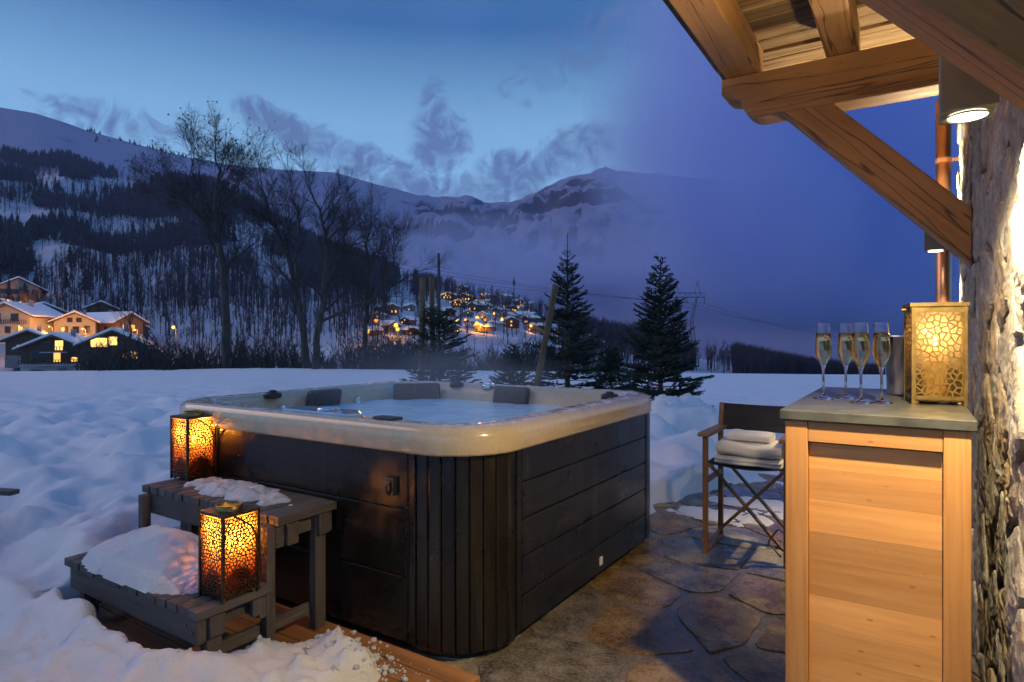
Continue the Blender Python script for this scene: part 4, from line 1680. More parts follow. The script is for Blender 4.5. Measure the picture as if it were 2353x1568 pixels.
# boarded sides: backing, then every board on its own
PX0, PX1, PY0, PY1 = TX0 + .03, TX1 - .03, TY0 + .03, TY1 - .03
back = MB()
back.loft([[(x, y, z) for x, y, _ in rrect(PX0 + .035, PX1 - .035, PY0 + .035, PY1 - .035, .26)] for z in (.03, .845)], cap0=True)
back.build('cabinet_body', 'black_plastic', tub)
CR = .30                                       # reach of a corner panel
zs = [.045, .225, .385, .545, .705, .848]
zs5 = [.045, .20, .365, .53, .69, .848]
def boards(face, zlist):
    if face in 'lr':
        X = PX1 if face == 'r' else PX0
        s_ = 1 if face == 'r' else -1
        sp = MB()
        y0, y1 = PY0 + CR, PY1 - .20
        grp = MB().box(min(X - .03 * s_, X - .012 * s_), max(X - .03 * s_, X - .012 * s_), y0, y1, .045, .846).build('side_panel', 'black_plastic', tub)
        for a, b_ in zip(zlist[:-1], zlist[1:]):
            MB().box(min(X - .011 * s_, X), max(X - .011 * s_, X), y0 + .045, y1 - .04, a + .003, b_ - .003).build('board', 'tub_board_y', grp, bevel=.003)
        for yy in (y0 + .02, y1 - .02):
            MB().box(min(X - .011 * s_, X + .004 * s_), max(X - .011 * s_, X + .004 * s_), yy - .018, yy + .018, .045, .846).build('edge_strip', 'tub_board_z', grp, bevel=.003)
    else:
        Y = PY0 if face == 'f' else PY1
        s_ = -1 if face == 'f' else 1
        x0, x1 = PX0 + .20, PX1 - CR
        grp = MB().box(x0, x1, min(Y - .03 * s_, Y - .012 * s_), max(Y - .03 * s_, Y - .012 * s_), .045, .846).build('side_panel', 'black_plastic', tub)
        for a, b_ in zip(zlist[:-1], zlist[1:]):
            MB().box(x0 + .04, x1 - .045, min(Y - .011 * s_, Y), max(Y - .011 * s_, Y), a + .003, b_ - .003).build('board', 'tub_board_x', grp, bevel=.003)
        for xx in (x0 + .02, x1 - .02):
            MB().box(xx - .018, xx + .018, min(Y - .011 * s_, Y + .004 * s_), max(Y - .011 * s_, Y + .004 * s_), .045, .846).build('edge_strip', 'tub_board_z', grp, bevel=.003)


boards('r', zs5)
boards('f', [.045, .32, .60, .848])
boards('l', zs5)
boards('b', zs5)


def corner(cx_, cy_, r, a0, a1, n, reach0, reach1):
    """upright slats round a corner"""
    grp = MB().tube([(cx_ + (r - .05) * math.cos(R((a0 + a1) / 2)), cy_ + (r - .05) * math.sin(R((a0 + a1) / 2)), .05), (cx_ + (r - .05) * math.cos(R((a0 + a1) / 2)), cy_ + (r - .05) * math.sin(R((a0 + a1) / 2)), .84)], .03, 8)
    go = grp.build('corner_panel', 'black_plastic', tub)
    for k in range(n):
        b0, b1 = a0 + (a1 - a0) * k / n, a0 + (a1 - a0) * (k + 1) / n
        e = .35
        q = []
        for rr, aa in ((r - .016, b0 + e), (r - .016, b1 - e), (r - .004, b1 - e * .6), (r + .001, b1 - e - .9), (r + .001, b0 + e + .9), (r - .004, b0 + e * .6)):
            q.append((cx_ + rr * math.cos(R(aa)), cy_ + rr * math.sin(R(aa))))
        m = MB()
        m.prism(q, .035, .846)
        m.build('slat', 'tub_board_z', go, bevel=.0015, seg=1)


corner(PX1 - CR, PY0 + CR, CR, -90, 0, 8, 0, 0)
corner(PX1 - .20, PY1 - .20, .20, 0, 90, 5, 0, 0)
corner(PX0 + .20, PY0 + .20, .20, 180, 270, 5, 0, 0)
corner(PX0 + .20, PY1 - .20, .20, 90, 180, 5, 0, 0)
# catch on the near panel, drain tag on the right-hand one
m = MB()
m.box(-1.885, -1.835, PY0 - .022, PY0 + .002, .655, .73)
m.tube([(-1.86, PY0 - .02, .715), (-1.86, PY0 - .035, .70), (-1.86, PY0 - .035, .672), (-1.86, PY0 - .02, .66)], .008, 8)
m.build('cover_catch', 'black_plastic', tub, bevel=.006)
MB().box(PX1 - .002, PX1 + .006, 3.10, 3.135, .085, .13).build('drain_tag', 'white_plastic', tub, bevel=.003)

# ================================================================== the steps
wood('step_wood_y', (.045, .039, .038), (.115, .10, .094), 'y', .75, 30, 2.0, .3, .4)
wood('step_wood_x', (.045, .039, .038), (.115, .10, .094), 'x', .75, 30, 2.0, .3, .4)
wood('step_wood_z', (.045, .039, .038), (.115, .10, .094), 'z', .75, 30, 2.0, .3, .4)
SX0, SX1 = -3.26, -2.19
LZ, UZ = .316, .58
st = thing('tub_steps', ((SX0 + SX1) / 2, 1.62, 0), 'weathered grey two-tier wooden steps against the tub', 'steps')
n = 15
pw = (SX1 - SX0) / n
for k in range(n):
    x0 = SX0 + pw * k
    j = random.uniform(-.004, .004)
    MB().box(x0 + .004, x0 + pw - .004, 1.30 + j, 1.618, LZ - .034, LZ).build('tread_plank', 'step_wood_y', st, bevel=.003)
for k in range(n):
    x0 = SX0 + pw * k
    j = random.uniform(-.004, .004)
    MB().box(x0 + .004, x0 + pw - .004, 1.642 + j, 1.955, UZ - .036, UZ).build('tread_plank', 'step_wood_y', st, bevel=.003)
for (y0, y1, zt) in ((1.312, 1.350, LZ - .035), (1.575, 1.606, LZ - .035), (1.652, 1.692, UZ - .037), (1.915, 1.948, UZ - .037)):
    MB().box(SX0 + .03, SX1 - .028, y0, y1, zt - .098, zt).build('rail', 'step_wood_x', st, bevel=.003)
for x in (SX0 + .075, SX1 - .075):
    MB().box(x - .015, x + .015, 1.352, 1.573, LZ - .099, LZ - .034).build('cross_rail', 'step_wood_y', st, bevel=.003)
    MB().box(x - .015, x + .015, 1.694, 1.913, UZ - .116, UZ - .036).build('cross_rail', 'step_wood_y', st, bevel=.003)
for x in (SX0 + .03, SX1 - .072):
    s_ = .062
    MB().box(x, x + .042, 1.351, 1.351 + s_, .03, LZ - .036).build('leg', 'step_wood_z', st, bevel=.003)
    MB().box(x, x + .042, 1.609, 1.650, .03, UZ - .040).build('leg', 'step_wood_z', st, bevel=.003)
    MB().box(x, x + .042, 1.856, 1.913, .03, UZ - .038).build('leg', 'step_wood_z', st, bevel=.003)
    MB().box(x - .03 if x > -2.7 else x + .028, x - .002 if x > -2.7 else x + .056, 1.40, 1.925, .085, .135).build('base_rail', 'step_wood_y', st, bevel=.003)
    # short gusset blocks under the treads
    MB().box(x + .044, x + .064, 1.352, 1.412, LZ - .118, LZ - .038).build('gusset', 'step_wood_z', st, bevel=.003)
    MB().box(x + .044, x + .064, 1.53, 1.573, LZ - .105, LZ - .038).build('gusset', 'step_wood_z', st, bevel=.003)
    MB().box(x + .044, x + .064, 1.694, 1.75, UZ - .132, UZ - .040).build('gusset', 'step_wood_z', st, bevel=.003)
    MB().box(x + .044, x + .064, 1.86, 1.912, UZ - .132, UZ - .040).build('gusset', 'step_wood_z', st, bevel=.003)
for (y, z) in ((1.30, .245), (1.30, .225)):
    m = MB()
    m.lathe([(.006, 0), (.006, .003), (.0, .004)], (0, 0, 0), 8)
    M_ = Matrix.Translation((SX1 - .10 if z > .23 else SX1 - .06, 1.311, z)) @ Matrix.Rotation(R(90), 4, 'X')
    m.v = [tuple(M_ @ Vector(p)) for p in m.v]
    m.build('screw', 'galvanised_steel', st)


def snow_pile(name, x0, x1, y0, y1, z0, fn, mat, label, n=70, cat='snow'):
    m = MB()
    ny = max(8, int(n * (y1 - y0) / (x1 - x0)))
    H_ = np.zeros((n + 1, ny + 1))
    for i in range(n + 1):
        for j in range(ny + 1):
            x, y = x0 + (x1 - x0) * i / n, y0 + (y1 - y0) * j / ny
            H_[i, j] = fn(x, y)
    for i in range(n + 1):
        for j in range(ny + 1):
            x, y = x0 + (x1 - x0) * i / n, y0 + (y1 - y0) * j / ny
            m.v.append((x, y, z0 + max(-.004, H_[i, j])))
    for i in range(n):
        for j in range(ny):
            if max(H_[i, j], H_[i + 1, j], H_[i, j + 1], H_[i + 1, j + 1]) > 0:
                m.f.append((i * (ny + 1) + j, (i + 1) * (ny + 1) + j, (i + 1) * (ny + 1) + j + 1, i * (ny + 1) + j + 1))
    o = m.build(name, mat, smooth=True)
    return tag(o, label, cat)


def heap(x, y):
    u = (x + 2.80) / .44
    v = (y - 1.475) / .185
    r = (abs(u) ** 3.0 + abs(v) ** 3.2) ** (1 / 3.0)
    e = 1 - r + .09 * fbm(x * 7, y * 7, 3, 3)
    k = max(0, e)
    return -.01 + .175 * (k ** .45 if k > 0 else 0) * (.75 + .35 * sstep(-1, .3, u)) + .012 * fbm(x * 12, y * 12, 7, 3) if e > 0 else -.01


snow_pile('snow_heap', -3.27, -2.33, 1.27, 1.625, LZ + .002, heap, 'snow_crust', 'thick pillow of snow on the lower step behind the lantern', 90)


def patch(x, y):
    u = (x + 2.72) / .36
    v = (y - 1.81 + .05 * (x + 2.72)) / .115
    e = 1 - (u * u + v * v) + .8 * fbm(x * 9, y * 9, 5, 4)
    # the gaps between the planks swallow the snow
    g = ((x - SX0) / pw) % 1.0
    gap = .35 if (g < .1 or g > .9) else 0
    return .034 * min(1, max(0, e - gap * .6)) ** .5 + .010 * fbm(x * 20, y * 20, 1, 3) - .004 if e > gap * .6 else -.01


snow_pile('snow_patch', -3.12, -2.30, 1.66, 1.955, UZ + .002, patch, 'snow_crust', 'thin patch of crusted snow on the upper step', 120)

for (rx_, ry_, ra, rb_, sd_, lb) in REMNANTS:
    snow_pile('snow_patch', rx_ - ra * 1.5, rx_ + ra * 1.5, ry_ - rb_ * 1.7, ry_ + rb_ * 1.7, .004, remnant(rx_, ry_, ra, rb_, sd_), 'snow_crust', lb, 60)

# ================================================================== lanterns
simple('lantern_bronze', (.055, .040, .022), (.12, .085, .045), .45, 40, Metallic=.85)
simple('lantern_gold', (.20, .14, .05), (.32, .23, .09), .42, 40, Metallic=.9)


def liner_mat(name, top, low, tr):
    """cracked amber glass behind the fretwork: part clear, part scattering"""
    t = NT(name)
    tcn = t.n('ShaderNodeTexCoord')
    spz = t.n('ShaderNodeSeparateXYZ')
    t.t.links.new(tcn.outputs['Object'], spz.inputs[0])
    k = t.math('DIVIDE', spz.outputs[2], .33)
    col = t.ramp(k, [(.25, low), (.62, top)])
    a = t.n('ShaderNodeBsdfTranslucent')
    t.set(a.inputs[0], col)
    b = t.n('ShaderNodeBsdfTransparent')
    t.set(b.inputs[0], col)
    mx = t.n('ShaderNodeMixShader')
    mx.inputs[0].default_value = tr
    t.t.links.new(a.outputs[0], mx.inputs[1])
    t.t.links.new(b.outputs[0], mx.inputs[2])
    g = t.n('ShaderNodeBsdfGlossy')
    g.inputs['Roughness'].default_value = .25
    m2 = t.n('ShaderNodeMixShader')
    m2.inputs[0].default_value = .06
    t.t.links.new(mx.outputs[0], m2.inputs[1])
    t.t.links.new(g.outputs[0], m2.inputs[2])
    t.t.links.new(m2.outputs[0], t.out.inputs[0])


liner_mat('amber_glass', (1.0, .80, .42), (.95, .40, .14), .80)
liner_mat('frosted_glass', (1.0, .92, .74), (1.0, .85, .60), .74)
emit('flame', (1.0, .55, .16), 26)
for nm, c in (('wax_red', (.80, .16, .04)), ('wax_ivory', (.85, .72, .50))):
    t = NT(nm)
    t.bsdf(Base_Color=c, Roughness=.45, Subsurface_Weight=.9, Subsurface_Radius=(.06, .025, .010), Subsurface_Scale=1.0)


def lattice_mesh(w, h, cell, bar, seed, name):
    """fretwork sheet of crackle-shaped holes, in local X (across) and Z (up), 2 mm thick"""
    rg_ = random.Random(seed)
    pts = jitter_grid(-w / 2, w / 2, 0, h, cell, cell * .92, .42, rg_)
    m = MB()
    for poly in voronoi(pts, -w / 2, w / 2, 0, h, cell * 3.2):
        if len(poly) < 3:
            continue
        q = inset(poly, bar / 2)
        if not q or len(q) < 3:
            m.add([(x, 0, z) for x, z in poly], [tuple(range(len(poly)))])
            continue
        # match every corner of the outline with the nearest place of the hole's outline
        n = len(poly)
        cxm_, cym_ = sum(p[0] for p in poly) / n, sum(p[1] for p in poly) / n
        inner = []
        for p in poly:
            b_ = min(q, key=lambda c_: (c_[0] - p[0]) ** 2 + (c_[1] - p[1]) ** 2)
            inner.append(b_)
        v = [(x, -.001, z) for x, z in poly] + [(x, -.001, z) for x, z in inner] + [(x, .001, z) for x, z in inner] + [(x, .001, z) for x, z in poly]
        f = []
        for i in range(n):
            j = (i + 1) % n
            f += [(i, j, n + j, n + i), (n + i, n + j, 2 * n + j, 2 * n + i), (2 * n + i, 2 * n + j, 3 * n + j, 3 * n + i)]
        m.add(v, f)
    me = bpy.data.meshes.new(name)
    me.from_pydata(m.v, [], m.f)
    me.update()
    return me


LS, LH = .150, .325
lat_fine = lattice_mesh(LS - .012, LH - .03, .0150, .0046, 1, 'fretwork')
lat_wide = lattice_mesh(LS - .012, LH - .045, .0205, .0046, 2, 'fretwork')
lat_fine.materials.append(MAT['lantern_bronze'])
lat_wide.materials.append(MAT['lantern_gold'])


def lantern(loc, rz, label, lat, metal, glass, wide=False):
    th = thing('lantern', loc, label, 'lantern', None, rz)
    hs = LS / 2

    def P(m, name, mat, par=None, **k):
        o = m.build(name, mat, par or th, local=True, **k)
        ORG[o.name] = Vector((0, 0, 0))
        return o
    for sx_ in (-1, 1):
        for sy2 in (-1, 1):
            P(MB().box(sx_ * hs - .005, sx_ * hs + .005, sy2 * hs - .005, sy2 * hs + .005, .0, LH), 'corner_post', metal)
            P(MB().lathe([(.007, -.001), (.009, .006), (.005, .012)], (sx_ * (hs - .012), sy2 * (hs - .012), 0), 8), 'foot', metal)
    P(MB().box(-hs + .005, hs - .005, -hs + .005, hs - .005, .010, .016), 'base_plate', metal)
    z0 = .016
    for k in range(4):
        o = bpy.data.objects.new('fretwork', lat)
        COL.objects.link(o)
        o.parent = th
        a = R(90 * k)
        o.location = (math.sin(a) * hs, -math.cos(a) * hs, z0 + (.010 if wide else 0))
        o.rotation_euler = (0, 0, a)
        g = MB().box(-hs + .007, hs - .007, -.001, .001, z0 + .002, LH - .012)
        go = P(g, 'glass_pane', glass)
        go.location = (math.sin(a) * (hs - .010), -math.cos(a) * (hs - .010), 0)
        go.rotation_euler = (0, 0, a)
    if wide:
        for k in range(4):
            a = R(90 * k)
            for (za, zb) in ((z0, z0 + .012), (LH - .026, LH - .006)):
                o = P(MB().box(-hs + .005, hs - .005, -.003, .003, za, zb), 'band', metal)
                o.location = (math.sin(a) * hs, -math.cos(a) * hs, 0)
                o.rotation_euler = (0, 0, a)
        P(MB().box(-hs - .010, hs + .010, -hs - .010, hs + .010, LH - .006, LH + .006), 'top_plate', metal)
        for sx_ in (-1, 1):
            P(MB().tube([(sx_ * (hs + .004), 0, LH - .014), (sx_ * (hs + .024), 0, LH - .014)], .0055, 8), 'hinge_pin', metal)
    else:
        # top plate with a round opening and a collar
        m = MB()
        n = 32
        outer, inner = [], []
        for k in range(n):
            a = 2 * math.pi * k / n + math.pi / 4
            c_, s_ = math.cos(a), math.sin(a)
            kk = (hs + .004) / max(abs(c_), abs(s_))
            outer.append((c_ * kk, s_ * kk))
            inner.append((c_ * .047, s_ * .047))
        m.loft([[(x, y, LH - .006) for x, y in inner], [(x, y, LH - .006) for x, y in outer], [(x, y, LH + .004) for x, y in outer], [(x, y, LH + .004) for x, y in inner]])
        P(m, 'top_plate', metal)
        m = MB()
        prof = [(.047, LH - .004), (.050, LH + .022), (.047, LH + .024), (.044, LH + .022), (.044, LH - .004)]
        seg = 32
        m.loft([[(r_ * math.cos(2 * math.pi * k / seg), r_ * math.sin(2 * math.pi * k / seg), z) for k in range(seg)] for r_, z in prof])
        P(m, 'collar', 'lantern_gold', smooth=True)
        # bail handle let down over one side
        P(MB().tube([(hs + .006, -.03, LH - .008), (hs + .010, .035, LH - .055), (hs + .009, hs * .92, LH - .115)], .0042, 6), 'handle', metal)
    return th


def candle(loc, label, h, r, wax, power, col):
    th = thing('candle', loc, label, 'candle')
    b = Vector(loc)
    m = MB()
    m.lathe([(r * .96, 0), (r, .004), (r, h), (r * .88, h + .002), (r * .6, h - .006), (.0, h - .008)], b, 20)
    m.build('wax', wax, th, smooth=True, bevel=.002)
    MB().tube([b + Vector((0, 0, h - .010)), b + Vector((0, .001, h + .008))], .0012, 5).build('wick', 'black_plastic', th)
    m = MB()
    m.lathe([(.0, .0), (.0055, .006), (.0075, .014), (.0055, .026), (.0025, .036), (.0, .043)], b + Vector((0, 0, h + .004)), 10)
    m.build('flame', 'flame', th, smooth=True)
    l_ = bpy.data.lights.new('candle_light', 'POINT')
    l_.energy = power
    l_.color = col
    l_.shadow_soft_size = .006
    lo = bpy.data.objects.new('candle_light', l_)
    COL.objects.link(lo)
    lo.parent = th
    lo.location = (0, 0, h + .056)
    return th


L1 = (-2.262, 1.471, LZ + .001)
L2 = (-3.200, 1.874, UZ + .001)
lantern(L1, 0, 'bronze fretwork lantern on the lower step, glowing red and gold', lat_fine, 'lantern_bronze', 'amber_glass')
lantern(L2, 0, 'bronze fretwork lantern on the upper step, against the tub', lat_fine, 'lantern_bronze', 'amber_glass')
candle((L1[0], L1[1], L1[2] + .017), 'red pillar candle burning inside the lower-step lantern', .165, .032, 'wax_red', 4.5, (1.0, .50, .16))
candle((L2[0], L2[1], L2[2] + .017), 'red pillar candle burning inside the upper-step lantern', .165, .032, 'wax_red', 4.5, (1.0, .50, .16))

# ================================================================== the bar cabinet
wood('larch_z', (.42, .19, .055), (.60, .32, .115), 'z', .42, 34, 1.3, .18, .18, knots=False)
wood('larch_x', (.43, .20, .062), (.62, .335, .125), 'x', .42, 20, 1.1, .85, .10)
wood('larch_y', (.42, .19, .055), (.60, .32, .115), 'y', .42, 26, 1.1, .3, .18)
simple('bluestone', (.042, .046, .043), (.078, .083, .076), .34, 14, bump=.3, bscale=70, bdist=.003)
CX0, CX1, CY0, CY1, CZ = -.345, .140, 2.045, 3.09, 1.10
cab = thing('bar_cabinet', ((CX0 + CX1) / 2, (CY0 + CY1) / 2, 0), 'tall larch bar cabinet with a grey stone top beside the stone wall', 'cabinet')
MB().box(CX0, CX1, CY0, CY1, CZ - .030, CZ).build('countertop', 'bluestone', cab, bevel=.003)
bx0, bx1, by0, by1 = CX0 + .014, CX1 - .012, CY0 + .011, CY1 - .02
zt = CZ - .031
pwid = .062
for (x0, x1) in ((bx0, bx0 + pwid), (bx1 - pwid, bx1)):
    for (y0, y1) in ((by0, by0 + .06), (by1 - .06, by1)):
        MB().box(x0, x1, y0, y1, .0, zt).build('corner_post', 'larch_z', cab, bevel=.003)
MB().box(bx0 + pwid + .001, bx1 - pwid - .001, by0 + .002, by0 + .055, zt - .062, zt - .001).build('top_rail', 'larch_x', cab, bevel=.002)
MB().box(bx0 + pwid + .001, bx1 - pwid - .001, by0 + .006, by0 + .055, .02, .09).build('bottom_rail', 'larch_x', cab, bevel=.002)
fz = [.095, .185, .290, .372, .455, .545, .650, .735, .832, .925, zt - .067]
fp = MB().box(bx0 + pwid + .001, bx1 - pwid - .001, by0 + .056, by0 + .07, .092, zt - .064).build('front_panel', 'larch_x', cab)
for a, b_ in zip(fz[:-1], fz[1:]):
    MB().box(bx0 + pwid + .0015, bx1 - pwid - .0015, by0 + .023, by0 + .0555, a + .0002, b_ - .0002).build('board', 'larch_x', fp)
for sgn, x in ((-1, bx0 + .012), (1, bx1 - .012)):
    sd_ = MB().box(x - .004, x + .004, by0 + .062, by1 - .062, .05, zt - .005).build('side_panel', 'larch_y', cab)
    zz = np.linspace(.05, zt - .005, 11)
    for a, b_ in zip(zz[:-1], zz[1:]):
        xa = x + sgn * .0045
        MB().box(min(xa, xa + sgn * .006), max(xa, xa + sgn * .006), by0 + .062, by1 - .062, a + .001, b_ - .001).build('board', 'larch_y', sd_, bevel=.0012, seg=1)

# things on the counter
gl = lantern((.056, 2.522, CZ + .001), R(9), 'gold fretwork lantern on the bar cabinet', lat_wide, 'lantern_gold', 'frosted_glass', True)
gl.scale = (.95, .95, 1.0)
candle((.056, 2.522, CZ + .018), 'ivory pillar candle burning inside the gold lantern', .165, .036, 'wax_ivory', .9, (1.0, .62, .26))


def glass_mat():
    t = NT('clear_glass')
    t.bsdf(Base_Color=(1, 1, 1), Roughness=.0, IOR=1.45, Transmission_Weight=1.0)
    t = NT('champagne')
    t.bsdf(Base_Color=(1.0, .80, .36), Roughness=.0, IOR=1.33, Transmission_Weight=1.0)
    t = NT('champagne_foam')
    t.bsdf(Base_Color=(.9, .86, .72), Roughness=.5)


glass_mat()


def flute(loc, label):
    th = thing('champagne_flute', loc, label, 'glass')
    b = Vector(loc)
    out = [(.0, .0), (.0330, .0), (.0335, .0015), (.020, .0035), (.0075, .008), (.0045, .018), (.0038, .050), (.0042, .090), (.0070, .112), (.0140, .128), (.0215, .143), (.0262, .160), (.0268, .172),
           (.0250, .205), (.0225, .240), (.02105, .2640), (.02095, .2660), (.0207, .2668)]
    inn = [(.0203, .2668), (.0201, .2660), (.0202, .2640), (.0217, .240), (.0242, .205), (.0259, .172), (.0252, .160), (.0205, .145), (.0125, .131), (.0050, .120), (.0, .118)]
    m = MB()
    m.lathe(out + inn, b, 28)
    m.build('bowl_and_stem', 'clear_glass', th, smooth=True)
    liq = [(.0, .1185), (.0052, .1207), (.0127, .1315), (.0207, .1455), (.0254, .1605), (.0261, .172), (.0244, .205), (.0226, .232), (.0, .232)]
    m = MB()
    m.lathe([((r_ + .0003) if r_ > 0 else 0, z) for r_, z in liq], b, 28)
    m.build('champagne', 'champagne', th, smooth=True)
    m = MB()
    m.lathe([(.0, .2323), (.0212, .2323), (.0208, .2345), (.0195, .2338), (.0, .2333)], b, 24)
    m.build('froth', 'champagne_foam', th, smooth=True)


for (x, y, lb) in ((-.273, 2.480, 'champagne flute standing apart, leftmost of the four on the counter'), (-.206, 2.530, 'champagne flute at the back, second from the left on the counter'),
                   (-.150, 2.390, 'champagne flute nearest the counter edge, third from the left'), (-.092, 2.427, 'champagne flute nearest the ice bucket, rightmost of the four')):
    flute((x, y, CZ + .001), lb)
simple('brushed_steel', (.55, .55, .56), (.68, .68, .69), .12, 3, (30, 30, .6), Metallic=1.0)
bk = thing('ice_bucket', (-.005, 2.82, CZ), 'steel ice bucket behind the gold lantern', 'bucket')
m = MB()
m.lathe([(.0, .001), (.080, .001), (.084, .008), (.096, .215), (.101, .219), (.101, .226), (.096, .228), (.092, .222), (.080, .012), (.0, .010)], (-.005, 2.82, CZ), 40)
m.build('pail', 'brushed_steel', bk, smooth=True)
m = MB()
for sg in (-1, 1):
    m.tube([(-.005 + sg * .098, 2.82, CZ + .20), (-.005 + sg * .118, 2.82, CZ + .195), (-.005 + sg * .118, 2.82, CZ + .165), (-.005 + sg * .095, 2.82, CZ + .16)], .005, 8)
m.build('handle', 'brushed_steel', bk, smooth=True)

# ================================================================== the director's chair and towels
wood('chair_wood_z', (.13, .055, .022), (.26, .125, .05), 'z', .5, 40, 2.0, .2, .15, knots=False)
wood('chair_wood_y', (.16, .075, .03), (.30, .155, .065), 'y', .5, 40, 2.0, .2, .15, knots=False)
simple('canvas_black', (.010, .010, .013), (.022, .022, .026), .8, 3, (1, 1, 6), bump=.3, bscale=160, bdist=.002)
simple('brass', (.55, .38, .14), (.68, .48, .20), .3, 10, Metallic=1.0)
HX0, HX1, HY0, HY1 = -1.075, -.615, 3.865, 4.225
ch = thing('directors_chair', ((HX0 + HX1) / 2, (HY0 + HY1) / 2, 0), 'folding wooden chair with black canvas, half behind the cabinet', 'chair')
w_ = .030
for x in (HX0, HX1):
    MB().box(x - w_ / 2, x + w_ / 2, HY0 - .014, HY0 + .014, .004, .715).build('leg', 'chair_wood_z', ch, bevel=.003)
    MB().box(x - w_ / 2, x + w_ / 2, HY1 - .014, HY1 + .014, .004, .715).build('leg', 'chair_wood_z', ch, bevel=.003)
    m = MB()
    m.box(x - .036, x + .036, HY0 - .05, HY1 + .03, .716, .740)
    m.build('armrest', 'chair_wood_y', ch, bevel=.006)
    MB().box(x - .012, x + .012, HY0 + .016, HY1 - .016, .425, .455).build('side_rail', 'chair_wood_y', ch, bevel=.003)
    MB().box(x - .012, x + .012, HY0 - .03, HY1 + .03, -.001, .026).build('foot_rail', 'chair_wood_y', ch, bevel=.003)
    MB().bar((x, HY1 + .012, .735), (x, HY1 + .045, .885), .026, .026, (0, 1, 0)).build('back_post', 'chair_wood_z', ch, bevel=.003)
for (y, o) in ((HY0 + .024, 0), (HY1 - .024, 0)):
    for k, (xa, xb) in enumerate(((HX0 + .02, HX1 - .02), (HX1 - .02, HX0 + .02))):
        yy = y + (k * 2 - 1) * .008
        MB().bar((xa, yy, .085), (xb, yy, .535), .014, .034, (0, 1, 0)).build('crossbar', 'chair_wood_z', ch, bevel=.002)
for x in (HX0 + .022, HX1 - .022):
    MB().box(x - .012, x + .012, HY0 - .012, HY1 + .012, .528, .552).build('seat_rail', 'chair_wood_y', ch, bevel=.003)
m = MB()
nx, ny = 14, 6
for s_ in (0, 1):
    for i in range(nx + 1):
        for j in range(ny + 1):
            t = i / nx
            sag = -.022 * math.sin(math.pi * t)
            m.v.append((HX0 + .008 + (HX1 - HX0 - .016) * t, HY0 - .008 + (HY1 - HY0 + .016) * j / ny, .556 + sag + s_ * .004))
o_ = (nx + 1) * (ny + 1)
for i in range(nx):
    for j in range(ny):
        a, b_, c_, d_ = i * (ny + 1) + j, (i + 1) * (ny + 1) + j, (i + 1) * (ny + 1) + j + 1, i * (ny + 1) + j + 1
        m.f += [(d_, c_, b_, a), (a + o_, b_ + o_, c_ + o_, d_ + o_)]
for j in range(ny):
    for i0 in (0, nx):
        a, d_ = i0 * (ny + 1) + j, i0 * (ny + 1) + j + 1
        m.f.append((a, d_, d_ + o_, a + o_))
for i in range(nx):
    for j0 in (0, ny):
        a, d_ = i * (ny + 1) + j0, (i + 1) * (ny + 1) + j0
        m.f.append((a, d_, d_ + o_, a + o_))
m.build('seat', 'canvas_black', ch, smooth=False)
m = MB()
prof = []
for s_ in (0, 1):
    for i in range(17):
        t = i / 16
        for j in range(5):
            z = .715 + .170 * j / 4
            y = HY1 + .012 + .033 * (z - .735) / .15 + .022 * math.sin(math.pi * t) + s_ * .005 - .012
            m.v.append((HX0 - .016 + (HX1 - HX0 + .032) * t, y, z - .006 * math.sin(math.pi * t) * (j == 4)))
o_ = 17 * 5
for i in range(16):
    for j in range(4):
        a, b_, c_, d_ = i * 5 + j, (i + 1) * 5 + j, (i + 1) * 5 + j + 1, i * 5 + j + 1
        m.f += [(a, b_, c_, d_), (d_ + o_, c_ + o_, b_ + o_, a + o_)]
for i in range(16):
    for j0 in (0, 4):
        a, d_ = i * 5 + j0, (i + 1) * 5 + j0
        m.f.append((a, d_, d_ + o_, a + o_))
for j in range(4):
    for i0 in (0, 16):
        a, d_ = i0 * 5 + j, i0 * 5 + j + 1
        m.f.append((a, d_, d_ + o_, a + o_))
m.build('backrest', 'canvas_black', ch)
m = MB()
m.tube([(HX1 - .10, HY0 + .005, .13), (HX1 - .045, HY0 + .0, .215), (HX1 - .02, HY0 + .0, .20)], .006, 6)
m.tube([(HX1 - .10, HY0 + .005, .13), (HX1 - .03, HY0 + .0, .055)], .006, 6)
m.build('stay', 'chair_wood_y', ch)

t = NT('terry')
v = t.coords(rand=True)
f = t.noise(v, 260, 3, .6)
t.bsdf(Base_Color=t.ramp(t.noise(v, 5, 3), [(.3, (.74, .71, .66)), (.7, (.84, .82, .78))]), Roughness=.95, Normal=t.bump(f, .8, .006), Sheen_Weight=.4)


def towel(c, w, d, h, rz, label, folds=2, seed=0):
    """a folded towel: a spiral of cloth seen from the side, pushed across its width"""
    m = MB()
    n = 40
    rg_ = random.Random(seed)
    nw = 14
    rings = []
    for i in range(nw + 1):
        t = i / nw
        e = 1 - .10 * abs(2 * t - 1) ** 8
        ring_ = []
        for k in range(n):
            a = 2 * math.pi * k / n
            ca, sa = math.cos(a), math.sin(a)
            p = 3.2
            rr = (abs(ca) ** p + abs(sa) ** p) ** (-1 / p)
            y = rr * ca * d / 2 * e * (1 + .012 * noise.noise(Vector((t * 3 + seed, ca * 2, sa * 2))))
            z = rr * sa * h / 2 * e
            z += .010 * h / .09 * noise.noise(Vector((t * 3.5, y * 12, seed + 1)))
            # the open fold: a crease along the front
            if ca < -.55:
                for q in range(1, folds):
                    zc = -h / 2 + h * q / folds
                    y += .012 * math.exp(-((z - zc) / .006) ** 2)
            ring_.append(((t - .5) * w, y, z + h / 2))
        rings.append(ring_)
    m.loft(rings, cap0=True, cap1=True)
    M_ = Matrix.Translation(Vector(c)) @ Matrix.Rotation(rz, 4, 'Z')
    m.v = [tuple(M_ @ Vector(p)) for p in m.v]
    o = m.build('towel', 'terry', smooth=True, bevel=.004)
    return tag(o, label, 'towel')


